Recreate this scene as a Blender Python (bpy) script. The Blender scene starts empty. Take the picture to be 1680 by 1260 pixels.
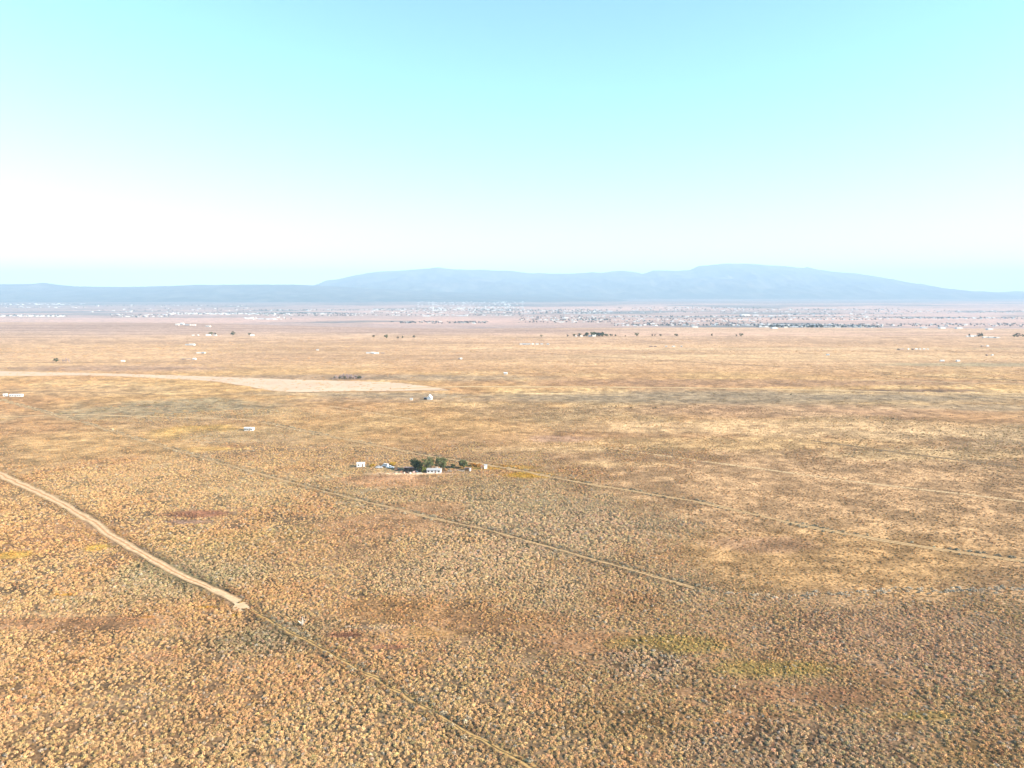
import bpy, math, random
import numpy as np
from mathutils import Vector, Matrix

R = math.radians
random.seed(7)
rng = np.random.default_rng(11)
scene = bpy.context.scene
COL = scene.collection

# ------------------------------------------------------------------ camera
CAM_H = 120.0
F = 1165.0                      # focal length in pixels of the 1680 px wide photograph
HZ = 480.0                      # row of the true horizon
TP = (630.0 - HZ) / F
PITCH = math.atan(TP)
CP, SP = math.cos(PITCH), math.sin(PITCH)
cam = bpy.data.objects.new('camera', bpy.data.cameras.new('camera'))
COL.objects.link(cam)
cam.location = (0, 0, CAM_H)
cam.rotation_euler = (math.pi / 2 - PITCH, 0, 0)
cam.data.sensor_width = 36
cam.data.lens = 36 * F / 1680
cam.data.clip_start = 1
cam.data.clip_end = 200000
scene.camera = cam

# ------------------------------------------------------------------ light
SUN_EL, SUN_AZ = 23.0, 104.0    # azimuth clockwise from the view direction
world = bpy.data.worlds.new('World')
scene.world = world
world.use_nodes = True
wn = world.node_tree
bg = wn.nodes['Background']
sky = wn.nodes.new('ShaderNodeTexSky')
sky.sky_type = 'NISHITA'
sky.sun_disc = False
sky.sun_elevation = R(SUN_EL)
sky.sun_rotation = R(SUN_AZ)
sky.altitude = 1900
sky.air_density = 1.0
sky.dust_density = 0.25
sky.ozone_density = 1.0
tint = wn.nodes.new('ShaderNodeVectorMath')
tint.operation = 'MULTIPLY'
tint.inputs[1].default_value = (0.83, 1.08, 1.0)
wn.links.new(sky.outputs[0], tint.inputs[0])
wn.links.new(tint.outputs[0], bg.inputs[0])
bg.inputs[1].default_value = 0.117

sd = bpy.data.lights.new('sun', 'SUN')
sd.energy = 5.0
sd.angle = R(0.5)
sd.color = (1.0, 0.84, 0.64)
sun = bpy.data.objects.new('sun', sd)
COL.objects.link(sun)
sv = Vector((math.cos(R(SUN_EL)) * math.sin(R(SUN_AZ)), math.cos(R(SUN_EL)) * math.cos(R(SUN_AZ)), math.sin(R(SUN_EL))))
sun.rotation_euler = sv.to_track_quat('Z', 'Y').to_euler()
sun.location = (0, 0, 500)

scene.view_settings.view_transform = 'Standard'
scene.view_settings.look = 'None'
scene.view_settings.exposure = 1.7
scene.view_settings.gamma = 1
scene.render.film_transparent = False
scene.cycles.max_bounces = 5
scene.cycles.diffuse_bounces = 2
scene.cycles.volume_bounces = 0
scene.cycles.use_denoising = True

HAZE_DENSITY = 6.2e-5
HAZE_COLOR = (0.54, 0.75, 1.0)

# ------------------------------------------------------------------ noise and terrain
_perm = np.random.default_rng(3).random((256, 256))


def vnoise(x, y, s=0):
    x = np.asarray(x, float) + s * 17.31
    y = np.asarray(y, float) + s * 9.73
    xi = np.floor(x).astype(int)
    yi = np.floor(y).astype(int)
    fx, fy = x - xi, y - yi
    fx = fx * fx * (3 - 2 * fx)
    fy = fy * fy * (3 - 2 * fy)
    a = _perm[xi & 255, yi & 255]
    b = _perm[(xi + 1) & 255, yi & 255]
    c = _perm[xi & 255, (yi + 1) & 255]
    d = _perm[(xi + 1) & 255, (yi + 1) & 255]
    return (a * (1 - fx) + b * fx) * (1 - fy) + (c * (1 - fx) + d * fx) * fy


def fbm(x, y, s=0, o=4):
    t, a, n = 0, 1.0, 0
    for k in range(o):
        t = t + a * vnoise(x * 2 ** k, y * 2 ** k, s + k)
        n += a
        a *= 0.55
    return t / n


def sstep(a, b, x):
    t = np.clip((np.asarray(x, float) - a) / (b - a), 0, 1)
    return t * t * (3 - 2 * t)


def crest(x):
    return 2360 + 480 * sstep(-100, -1500, x) + 60 * np.sin(x / 500.0)


VK = [(-9e4, 0), (0, 0), (300, -12), (1000, -55), (1700, -88), (5700, -118), (9700, -86), (17700, -58), (30000, -10), (2e5, -10)]


def height(x, y):
    x = np.asarray(x, float)
    y = np.asarray(y, float)
    s = y - crest(x)
    z = np.interp(s, [k[0] for k in VK], [k[1] for k in VK])
    z = z + 2.2 * (fbm(x / 420, y / 300, 1, 3) - 0.5) * sstep(100, 500, np.hypot(x, y))
    far = sstep(300, 2500, s)
    z = z + far * 14 * (fbm(x / 2600, y / 1500, 5, 3) - 0.5)
    # dry drainage with a low bank on its far side
    ch = np.exp(-((y - 868 + 0.02 * x) / 45.0) ** 2) * sstep(-350, 0, x)
    z = z - 3.0 * ch
    return z


def ray(u, v):
    a, b = (u - 840) / F, (630 - v) / F
    return np.array([a, CP + b * SP, -SP + b * CP])


_T = np.geomspace(120, 45000, 3500)


def gp(u, v):
    """point of the terrain under a pixel of the 1680 x 1260 photograph"""
    d = ray(u, v)
    xs, ys, zs = d[0] * _T, d[1] * _T, CAM_H + d[2] * _T
    g = zs - height(xs, ys)
    k = np.argmax(g < 0)
    if k == 0:
        k = len(_T) - 1
    f = g[k - 1] / (g[k - 1] - g[k] + 1e-9)
    t = _T[k - 1] + f * (_T[k] - _T[k - 1])
    x, y = d[0] * t, d[1] * t
    return float(x), float(y), float(height(x, y))


def flat(u, v):
    d = ray(u, v)
    t = CAM_H / -d[2]
    return d[0] * t, d[1] * t


# ------------------------------------------------------------------ helpers
def tag(o, label=None, cat=None, group=None, kind=None):
    if label: o['label'] = label
    if cat: o['category'] = cat
    if group: o['group'] = group
    if kind: o['kind'] = kind
    return o


def empty(name, loc, rz=0, s=1):
    o = bpy.data.objects.new(name, None)
    COL.objects.link(o)
    o.location = loc
    o.rotation_euler = (0, 0, rz)
    o.scale = (s, s, s)
    o.empty_display_size = 0.5
    return o


def link(name, me, parent=None):
    o = bpy.data.objects.new(name, me)
    COL.objects.link(o)
    if parent is not None:
        o.parent = parent
    return o


def copy_tree(o, parent=None):
    c = o.copy()
    COL.objects.link(c)
    c.parent = parent
    for ch in [k for k in o.children]:
        copy_tree(ch, c)
    return c


class MB:
    def __init__(s):
        s.v, s.f = [], []

    def add(s, vs, fs):
        n = len(s.v)
        s.v += [tuple(p) for p in vs]
        s.f += [tuple(i + n for i in f) for f in fs]
        return s

    def box(s, c, d, rz=0, tilt=0, taper=1.0):
        M = Matrix.Rotation(rz, 3, 'Z') @ Matrix.Rotation(tilt, 3, 'X')
        vs = []
        for z in (-.5, .5):
            k = taper if z > 0 else 1
            for x, y in ((-.5, -.5), (.5, -.5), (.5, .5), (-.5, .5)):
                p = M @ Vector((x * d[0] * k, y * d[1] * k, z * d[2]))
                vs.append(p + Vector(c))
        return s.add(vs, [(3, 2, 1, 0), (4, 5, 6, 7), (0, 1, 5, 4), (1, 2, 6, 5), (2, 3, 7, 6), (3, 0, 4, 7)])

    def tube(s, pts, rs, n=6):
        pts = [Vector(p) for p in pts]
        rings = []
        for i, p in enumerate(pts):
            d = (pts[min(i + 1, len(pts) - 1)] - pts[max(i - 1, 0)]).normalized()
            a = d.orthogonal().normalized()
            b = d.cross(a)
            rings.append([p + (a * math.cos(2 * math.pi * k / n) + b * math.sin(2 * math.pi * k / n)) * rs[i] for k in range(n)])
        vs = [q for r in rings for q in r]
        fs = [(i * n + k, i * n + (k + 1) % n, (i + 1) * n + (k + 1) % n, (i + 1) * n + k) for i in range(len(pts) - 1) for k in range(n)]
        fs += [tuple(range(n))[::-1], tuple((len(pts) - 1) * n + k for k in range(n))]
        return s.add(vs, fs)

    def prism(s, poly, y0, y1):
        """polygon in x,z pushed from y0 to y1"""
        n = len(poly)
        vs = [(x, y0, z) for x, z in poly] + [(x, y1, z) for x, z in poly]
        fs = [tuple(range(n)), tuple(range(2 * n - 1, n - 1, -1))]
        fs += [(k, k + n, (k + 1) % n + n, (k + 1) % n) for k in range(n)]
        return s.add(vs, fs)

    def mesh(s, name, m):
        me = bpy.data.meshes.new(name)
        me.from_pydata(s.v, [], s.f)
        me.materials.append(m)
        me.update()
        return me

    def build(s, name, m, parent=None):
        return link(name, s.mesh(name, m), parent)


def fast_mesh(name, V, Fq, m=None, smooth=False):
    """V (n,3), Fq (m,k) with k = 3 or 4"""
    V = np.ascontiguousarray(V, dtype=np.float32)
    Fq = np.ascontiguousarray(Fq, dtype=np.int32)
    k = Fq.shape[1]
    me = bpy.data.meshes.new(name)
    me.vertices.add(len(V))
    me.vertices.foreach_set('co', V.ravel())
    me.loops.add(Fq.size)
    me.loops.foreach_set('vertex_index', Fq.ravel())
    me.polygons.add(len(Fq))
    me.polygons.foreach_set('loop_start', np.arange(len(Fq), dtype=np.int32) * k)
    me.polygons.foreach_set('use_smooth', np.full(len(Fq), smooth, dtype=bool))
    me.update(calc_edges=True)
    if m: me.materials.append(m)
    return me


def newmat(name):
    m = bpy.data.materials.new(name)
    m.use_nodes = True
    nt = m.node_tree
    p = nt.nodes['Principled BSDF']
    p.inputs['Roughness'].default_value = 0.9
    p.inputs['Specular IOR Level'].default_value = 0.15
    return m, nt, p


def mat(name, col, rough=0.8, var=0.15, scale=1.5, metal=0.0, spec=0.3):
    m, nt, p = newmat(name)
    p.inputs['Roughness'].default_value = rough
    p.inputs['Metallic'].default_value = metal
    p.inputs['Specular IOR Level'].default_value = spec
    tc = nt.nodes.new('ShaderNodeTexCoord')
    no = nt.nodes.new('ShaderNodeTexNoise')
    no.inputs['Scale'].default_value = scale
    no.inputs['Detail'].default_value = 4
    nt.links.new(tc.outputs['Object'], no.inputs['Vector'])
    mr = nt.nodes.new('ShaderNodeMapRange')
    mr.inputs['From Min'].default_value = 0.3
    mr.inputs['From Max'].default_value = 0.7
    mr.inputs['To Min'].default_value = 1 - var
    mr.inputs['To Max'].default_value = 1 + var * 0.5
    nt.links.new(no.outputs['Fac'], mr.inputs['Value'])
    mx = nt.nodes.new('ShaderNodeVectorMath')
    mx.operation = 'SCALE'
    mx.inputs[0].default_value = col
    nt.links.new(mr.outputs[0], mx.inputs['Scale'])
    nt.links.new(mx.outputs[0], p.inputs['Base Color'])
    return m


def leafmat(name, cols, trans=0.15):
    m, nt, p = newmat(name)
    g = nt.nodes.new('ShaderNodeNewGeometry')
    r = nt.nodes.new('ShaderNodeValToRGB')
    for i, c in enumerate(cols):
        e = r.color_ramp.elements[i] if i < 2 else r.color_ramp.elements.new(0.5)
        e.color = (*c, 1)
    n = len(cols)
    for i, e in enumerate(sorted(r.color_ramp.elements, key=lambda e: e.position)):
        e.position = i / (n - 1)
    for i, c in enumerate(cols):
        r.color_ramp.elements[i].color = (*c, 1)
    nt.links.new(g.outputs['Random Per Island'], r.inputs[0])
    nt.links.new(r.outputs[0], p.inputs['Base Color'])
    return m


M = {}
M['white'] = mat('white_paint', (0.8, 0.8, 0.78), 0.6, 0.1)
M['offwhite'] = mat('weathered_white', (0.68, 0.64, 0.58), 0.7, 0.2)
M['metal_roof'] = mat('galvanised_roof', (0.55, 0.55, 0.56), 0.5, 0.2, 2.0, 0.3)
M['pink_roof'] = mat('faded_red_roof', (0.55, 0.38, 0.34), 0.7, 0.2, 2.0)
M['grey_roof'] = mat('grey_shingle', (0.3, 0.29, 0.29), 0.8, 0.2, 3.0)
M['tan_wall'] = mat('tan_stucco', (0.5, 0.38, 0.27), 0.85, 0.12)
M['dark'] = mat('dark_wood', (0.07, 0.055, 0.045), 0.8, 0.3, 3)
M['wood'] = mat('weathered_wood', (0.33, 0.25, 0.2), 0.85, 0.3, 3)
M['glass'] = mat('window_glass', (0.03, 0.035, 0.045), 0.15, 0.1, spec=0.6)
M['tyre'] = mat('tyre_rubber', (0.03, 0.03, 0.03), 0.8, 0.1)
M['rim'] = mat('wheel_rim', (0.5, 0.5, 0.5), 0.4, 0.1, metal=0.6)
M['silver_paint'] = mat('silver_car_paint', (0.6, 0.6, 0.62), 0.35, 0.05, spec=0.5)
M['white_paint'] = mat('white_car_paint', (0.8, 0.8, 0.8), 0.35, 0.05, spec=0.5)
M['bark'] = mat('tree_bark', (0.14, 0.1, 0.075), 0.9, 0.3, 4)
M['pale_bark'] = mat('pale_bark', (0.42, 0.34, 0.32), 0.9, 0.25, 4)
M['rust'] = mat('rusty_sheet', (0.3, 0.16, 0.1), 0.8, 0.35, 2)
M['leaf_dark'] = leafmat('leaf_dark', [(0.028, 0.045, 0.022), (0.05, 0.07, 0.032), (0.085, 0.105, 0.05)])
M['leaf_olive'] = leafmat('leaf_olive', [(0.06, 0.08, 0.035), (0.12, 0.14, 0.06), (0.19, 0.2, 0.09)])
M['leaf_lime'] = leafmat('leaf_lime', [(0.11, 0.13, 0.03), (0.2, 0.22, 0.05), (0.28, 0.28, 0.07)])
M['leaf_gold'] = leafmat('leaf_gold', [(0.32, 0.18, 0.03), (0.48, 0.3, 0.05), (0.55, 0.4, 0.08)])
M['leaf_orange'] = leafmat('leaf_orange', [(0.3, 0.13, 0.03), (0.5, 0.24, 0.06), (0.6, 0.36, 0.1)])
M['twig_pink'] = leafmat('twig_pink', [(0.2, 0.15, 0.15), (0.38, 0.29, 0.29), (0.55, 0.44, 0.43)])
M['leaf_town'] = leafmat('leaf_town', [(0.02, 0.035, 0.03), (0.04, 0.055, 0.045), (0.06, 0.075, 0.05)])

# ------------------------------------------------------------------ land cover
C = lambda *a: np.array(a, float)
STRAW, SIENNA, SAGE, GOLD = C(.47, .30, .135), C(.36, .21, .115), C(.30, .245, .145), C(.48, .30, .08)
PALE, PEACH, OLIVE, DARKRED, GREYG = C(.66, .47, .26), C(.50, .315, .17), C(.24, .2, .11), C(.2, .095, .06), C(.295, .225, .145)
BARE = C(.66, .46, .29)
SHRUB = C(.50, .39, .23)

# (px, py, rx, ry, ground, shrub, density or None, weight)
PATCH = [
    (1530, 825, 640, 125, C(.415, .27, .15), C(.5, .36, .22), .25, .95),
    (1250, 770, 300, 40, C(.44, .29, .165), C(.5, .36, .22), .25, .9),
    (900, 880, 290, 85, SAGE, C(.56, .47, .34), 1.25, .85),
    (620, 800, 330, 40, SAGE * 1.15, C(.5, .42, .27), .9, .55),
    (330, 790, 260, 45, C(.46, .34, .19), C(.55, .43, .26), .7, .7),
    (300, 950, 200, 50, OLIVE * 1.2, C(.42, .38, .26), 1.3, .9),
    (400, 890, 170, 28, C(.34, .27, .13), C(.47, .38, .21), .9, .6),
    (440, 1045, 150, 55, OLIVE * .8, C(.34, .31, .22), 1.35, .95),
    (90, 880, 150, 35, SIENNA * 1.15, C(.52, .37, .2), .6, .8),
    (150, 1022, 190, 16, SIENNA, C(.45, .29, .17), .35, .8),
    (250, 1080, 60, 20, SIENNA, C(.5, .33, .2), .5, .6),
    (70, 1010, 150, 6, PALE * .85, C(.6, .46, .28), .6, .7),
    (330, 845, 60, 8, DARKRED * 1.6, C(.38, .24, .15), .3, .9),
    (310, 858, 45, 4, C(.25, .16, .12), C(.3, .22, .16), .3, .9),
    (640, 865, 120, 22, SIENNA * 1.1, C(.5, .34, .2), .45, .75),
    (700, 835, 60, 9, SIENNA, C(.47, .31, .18), .3, .7),
    (640, 790, 110, 10, SIENNA * 1.15, C(.5, .33, .2), .3, .75),
    (520, 905, 160, 30, SIENNA * 1.05, C(.47, .34, .2), .6, .55),
    (640, 1000, 150, 26, C(.34, .2, .095), C(.47, .31, .16), .45, .8),
    (800, 1020, 130, 18, C(.36, .21, .11), C(.47, .31, .16), .5, .7),
    (565, 1043, 48, 9, DARKRED, C(.4, .26, .18), .3, .95),
    (640, 1062, 60, 7, DARKRED * 1.3, C(.45, .29, .19), .4, .8),
    (700, 1040, 60, 14, C(.37, .22, .1), C(.5, .36, .16), .3, .85),
    (620, 1030, 60, 5, C(.42, .33, .25), C(.6, .51, .4), 1.2, .5),
    (960, 1055, 90, 16, SIENNA, C(.45, .28, .16), .4, .7),
    (1110, 1058, 90, 14, C(.33, .26, .08), C(.5, .41, .14), .8, .6),
    (1290, 1096, 105, 16, C(.33, .26, .08), C(.5, .42, .14), .8, .62),
    (700, 778, 75, 2.2, C(.6, .42, .29), None, .15, .9),
    (655, 785, 60, 3.5, C(.46, .28, .17), None, .2, .7),
    (1520, 1175, 60, 9, C(.32, .25, .08), C(.46, .37, .13), .8, .6),
    (1340, 1140, 120, 14, SIENNA * .95, C(.44, .28, .18), .5, .75),
    (1240, 1190, 90, 20, SIENNA, C(.5, .32, .18), .6, .6),
    (1190, 1203, 40, 5, C(.3, .1, .05), C(.4, .17, .09), .6, .8),
    (1010, 1180, 140, 40, C(.27, .18, .085), C(.42, .31, .17), .9, .6),
    (1590, 1235, 120, 30, C(.33, .21, .09), C(.46, .32, .17), .8, .7),
    (1500, 1050, 260, 60, C(.3, .2, .13), C(.58, .43, .29), 1.0, .8),
    (1330, 1230, 230, 45, C(.19, .13, .085), C(.46, .37, .25), 1.1, .85),
    (1060, 1090, 60, 25, C(.22, .16, .1), C(.52, .43, .31), 1.2, .7),
    (900, 940, 380, 40, C(.28, .215, .13), C(.56, .46, .31), 1.3, .6),
    (1370, 910, 360, 52, C(.40, .255, .125), C(.5, .35, .18), .3, .95),
    (1240, 892, 90, 15, C(.37, .23, .14), C(.45, .3, .18), .4, .8),
    (1500, 860, 250, 22, C(.42, .275, .15), C(.5, .35, .18), .3, .6),
    (1320, 985, 110, 14, C(.44, .3, .17), C(.6, .46, .3), .7, .6),
    (1050, 875, 40, 5, C(.5, .36, .23), C(.6, .45, .3), .3, .7),
    (320, 708, 75, 11, C(.52, .35, .1), C(.55, .4, .14), .3, .85),
    (350, 737, 50, 4, C(.5, .31, .09), None, .3, .8),
    (230, 725, 180, 26, C(.5, .34, .16), C(.52, .38, .2), .3, .6),
    (60, 735, 150, 40, C(.45, .3, .15), C(.5, .36, .2), .3, .6),
    (300, 670, 170, 16, C(.3, .26, .17), C(.36, .3, .19), .8, .75),
    (420, 715, 100, 13, C(.34, .28, .2), C(.42, .34, .22), .7, .7),
    (150, 640, 190, 9, C(.42, .29, .16), None, .2, .6),
    (620, 700, 260, 30, C(.47, .31, .14), None, .4, .5),
    (860, 780, 45, 5, C(.55, .34, .05), C(.6, .38, .08), .5, .9),
    (810, 768, 60, 4, C(.5, .31, .07), C(.55, .35, .09), .5, .8),
    (160, 900, 22, 7, C(.5, .34, .07), C(.55, .38, .1), .6, .8),
    (105, 977, 26, 3, C(.5, .27, .05), C(.55, .31, .07), .6, .9),
    (340, 998, 24, 4, C(.5, .3, .06), C(.55, .34, .08), .6, .9),
    (385, 1011, 15, 3, C(.4, .28, .05), C(.5, .34, .07), .6, .8),
    (20, 912, 30, 6, C(.5, .33, .08), C(.54, .37, .1), .5, .8),
    (240, 1014, 14, 3, C(.5, .25, .07), C(.55, .3, .09), .5, .8),
    (1250, 700, 330, 13, C(.6, .42, .24), C(.6, .45, .27), .3, .75),
    (1560, 712, 200, 9, C(.6, .43, .25), None, .3, .7),
    (1180, 728, 300, 12, C(.57, .4, .2), None, .35, .55),
    (1500, 745, 250, 10, C(.6, .43, .23), None, .35, .6),
    (920, 738, 120, 5, C(.62, .44, .24), None, .3, .55),
    (1050, 762, 120, 6, C(.6, .42, .22), None, .3, .5),
    (930, 720, 45, 6, C(.42, .27, .2), None, .2, .6),
    (1290, 672, 330, 12, C(.41, .265, .165), C(.3, .23, .15), .3, .7),
    (900, 675, 150, 12, C(.36, .26, .15), C(.3, .23, .15), .6, .5),
    (1230, 649.5, 520, 14, GREYG, C(.3, .24, .15), .3, 1),
    (1640, 668, 170, 5, GREYG * 1.1, None, .3, .8),
    (640, 647, 160, 6, GREYG * 1.1, None, .3, .9),
    (470, 645, 90, 4, GREYG * 1.3, None, .3, .6),
    (650, 655, 220, 5, C(.33, .235, .15), None, .3, .6),
    (900, 642, 70, 1.4, PALE, None, .1, .8),
    (1000, 645.5, 30, .9, PALE, None, .1, .8),
    (1240, 627, 460, 6, C(.33, .2, .115), None, .3, .85),
    (1500, 638, 130, 1.8, C(.14, .09, .07), None, .3, .9),
    (560, 619, 200, 5, C(.32, .225, .15), None, .3, .8),
    (750, 620, 170, 5, C(.33, .24, .15), None, .3, .8),
    (1600, 598, 170, 3, C(.33, .27, .16), None, .2, .8),
    (190, 604, 200, 5, C(.36, .235, .16), None, .2, .7),
    (1300, 585, 380, 6, C(.55, .37, .2), None, .1, .6),
    (1200, 572, 500, 2, C(.62, .43, .25), None, .1, .6),
    (330, 536, 560, 10, C(.38, .26, .2), None, 0, .9),
    (760, 543, 300, 5, C(.38, .26, .2), None, 0, .85),
    (1230, 548, 450, 3, C(.52, .33, .24), None, 0, .5),
]
_PW = []
for (px, py, rx, ry, g, s, dn, w) in PATCH:
    if py < 537:
        wx, wy, _ = gp(px, py)
    else:
        wx, wy = flat(px, py)
    dd = math.hypot(wy, CAM_H)
    _PW.append((wx, wy, rx * wy / F, ry * wy * wy / (F * CAM_H), g, s, dn, w))


def cover(x, y, want='g'):
    """land cover at points: ground colour, or shrub colour and density"""
    n1 = fbm(x / 90, y / 90, 2, 5)
    n2 = fbm(x / 33, y / 40, 21, 4)
    n3 = fbm(x / 240, y / 300, 31, 4)
    ff = sstep(850, 1300, y)
    n1 = n1 + (fbm(x / 420, y / 95, 12, 4) - n1) * ff
    farf = sstep(450, 900, y)[..., None]
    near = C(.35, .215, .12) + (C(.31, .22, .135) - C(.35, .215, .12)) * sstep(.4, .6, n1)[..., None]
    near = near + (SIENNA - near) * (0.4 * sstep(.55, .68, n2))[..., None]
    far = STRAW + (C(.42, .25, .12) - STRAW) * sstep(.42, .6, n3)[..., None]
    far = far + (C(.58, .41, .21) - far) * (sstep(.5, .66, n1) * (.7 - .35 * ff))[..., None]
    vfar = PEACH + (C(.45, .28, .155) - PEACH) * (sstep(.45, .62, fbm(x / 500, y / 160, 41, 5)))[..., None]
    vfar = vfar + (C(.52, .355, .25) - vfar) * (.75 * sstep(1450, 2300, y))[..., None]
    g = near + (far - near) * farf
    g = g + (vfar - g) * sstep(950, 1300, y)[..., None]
    s = np.broadcast_to(SHRUB, g.shape) * (0.8 + 0.4 * n1[..., None])
    s = s + (C(.5, .33, .18) - s) * (sstep(.52, .65, n2) * .45)[..., None]
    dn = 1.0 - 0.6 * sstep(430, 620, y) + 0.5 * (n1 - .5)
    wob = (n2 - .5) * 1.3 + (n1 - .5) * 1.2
    for (cx, cy, ax, ay, gc, sc, dd, w) in _PW:
        m = (np.abs(x - cx) < ax * 2) & (np.abs(y - cy) < ay * 2)
        if not m.any():
            continue
        e = np.hypot((x[m] - cx) / ax, (y[m] - cy) / ay) + wob[m] * (.35 if cy > 780 or ax > 130 else 1)
        k = sstep(1.35, .55, e) * w
        g[m] += (gc - g[m]) * k[..., None]
        if sc is not None:
            s[m] += (sc - s[m]) * k[..., None]
        if dd is not None:
            dn[m] += (dd - dn[m]) * k
    # the hazy basin beyond the crest
    sb = y - crest(x)
    kb = sstep(50, 500, sb)[..., None]
    bas = C(.56, .35, .26) + (C(.42, .28, .22) - C(.56, .35, .26)) * sstep(.42, .6, fbm(x / 2600, y / 900, 51, 5))[..., None]
    bas = bas + (C(.12, .13, .12) - bas) * (sstep(.56, .66, fbm(x / 1500, y / 700, 61, 5)) * .75)[..., None]
    # wooded lower slopes towards the foothills
    bas = bas + (C(.1, .12, .12) - bas) * (sstep(9000, 13500, y + 2500 * (fbm(x / 2500, y / 2500, 71) - .5) - 0.25 * (x + 2500)) * .55)[..., None]
    g = g + (bas - g) * kb
    # litter and the shade between dense shrubs, darkened into the ground colour
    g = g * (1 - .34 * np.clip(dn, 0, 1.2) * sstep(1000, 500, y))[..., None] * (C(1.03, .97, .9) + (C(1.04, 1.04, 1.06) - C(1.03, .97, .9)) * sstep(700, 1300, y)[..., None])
    s = s * C(1.07, .895, .74)
    # fine streaks of grass and bare soil
    n4 = fbm(x / 14, y / 11, 81, 3)
    n5 = fbm(x / 260, y / 28, 83, 3)
    g = g * (1 + (sstep(.3, .7, n4) - .5) * .5 * (1 - ff * .8) + (sstep(.3, .7, n5) - .5) * .26 * ff)[..., None]
    return g, s, dn


# ------------------------------------------------------------------ ground
def attr_ground_mat(name):
    m, nt, p = newmat(name)
    p.inputs['Specular IOR Level'].default_value = 0.05
    p.inputs['Roughness'].default_value = 1.0
    at = nt.nodes.new('ShaderNodeAttribute')
    at.attribute_name = 'cover'
    tc = nt.nodes.new('ShaderNodeTexCoord')
    fac = None
    for sc, lo, hi, amin, amax, det in ((0.9, .36, .64, .62, 1.3, 3), (0.16, .35, .65, .7, 1.22, 5), (0.035, .35, .65, .84, 1.12, 5)):
        n = nt.nodes.new('ShaderNodeTexNoise')
        n.inputs['Scale'].default_value = sc
        n.inputs['Detail'].default_value = det
        nt.links.new(tc.outputs['Object'], n.inputs['Vector'])
        r = nt.nodes.new('ShaderNodeMapRange')
        r.inputs['From Min'].default_value = lo
        r.inputs['From Max'].default_value = hi
        r.inputs['To Min'].default_value = amin
        r.inputs['To Max'].default_value = amax
        nt.links.new(n.outputs['Fac'], r.inputs['Value'])
        if fac is None:
            fac = r.outputs[0]
        else:
            mm = nt.nodes.new('ShaderNodeMath')
            mm.operation = 'MULTIPLY'
            nt.links.new(fac, mm.inputs[0])
            nt.links.new(r.outputs[0], mm.inputs[1])
            fac = mm.outputs[0]
    v = nt.nodes.new('ShaderNodeVectorMath')
    v.operation = 'SCALE'
    nt.links.new(at.outputs['Color'], v.inputs[0])
    nt.links.new(fac, v.inputs['Scale'])
    nt.links.new(v.outputs[0], p.inputs['Base Color'])
    bn = nt.nodes.new('ShaderNodeTexNoise')
    bn.inputs['Scale'].default_value = 0.6
    bn.inputs['Detail'].default_value = 4
    nt.links.new(tc.outputs['Object'], bn.inputs['Vector'])
    b = nt.nodes.new('ShaderNodeBump')
    b.inputs['Strength'].default_value = 0.6
    b.inputs['Distance'].default_value = 0.5
    nt.links.new(bn.outputs['Fac'], b.inputs['Height'])
    nt.links.new(b.outputs[0], p.inputs['Normal'])
    return m


def build_ground():
    az = np.concatenate([np.linspace(-180, -46, 60, endpoint=False), np.linspace(-46, 46, 1000), np.linspace(46, 180, 61)[1:-1]])
    az = np.radians(az)
    rr = np.concatenate([np.array([0, 30, 60, 90]), CAM_H * F / np.linspace(CAM_H * F / 120, CAM_H * F / 2200, 640),
                         np.linspace(2210, 3600, 110), np.geomspace(3620, 40000, 260)])
    A, Rr = np.meshgrid(az, rr)
    X, Y = Rr * np.sin(A), Rr * np.cos(A)
    Z = height(X, Y)
    na, nr = len(az), len(rr)
    V = np.stack([X, Y, Z], -1).reshape(-1, 3)
    i = np.arange((nr - 1) * na).reshape(nr - 1, na)
    j = np.roll(i, -1, 1)
    Fq = np.stack([i, j, j + na, i + na], -1).reshape(-1, 4)
    Fq = Fq[:, ::-1]
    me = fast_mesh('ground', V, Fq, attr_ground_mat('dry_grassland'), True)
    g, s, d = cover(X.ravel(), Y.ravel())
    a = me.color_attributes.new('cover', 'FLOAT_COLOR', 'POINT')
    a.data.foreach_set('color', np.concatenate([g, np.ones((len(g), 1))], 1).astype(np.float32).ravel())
    o = link('ground', me)
    tag(o, kind='structure')
    return o


build_ground()

# ------------------------------------------------------------------ tracks and fields
def world_line(pts, step=6):
    P = [np.array(flat(u, v)) for u, v in pts]
    # Catmull-Rom through the points
    out = []
    for i in range(len(P) - 1):
        p0, p1, p2, p3 = P[max(i - 1, 0)], P[i], P[i + 1], P[min(i + 2, len(P) - 1)]
        n = max(2, int(np.hypot(*(p2 - p1)) / step))
        for k in range(n):
            t = k / n
            out.append(0.5 * ((2 * p1) + (-p0 + p2) * t + (2 * p0 - 5 * p1 + 4 * p2 - p3) * t * t + (-p0 + 3 * p1 - 3 * p2 + p3) * t ** 3))
    out.append(P[-1])
    return np.array(out)


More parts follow.
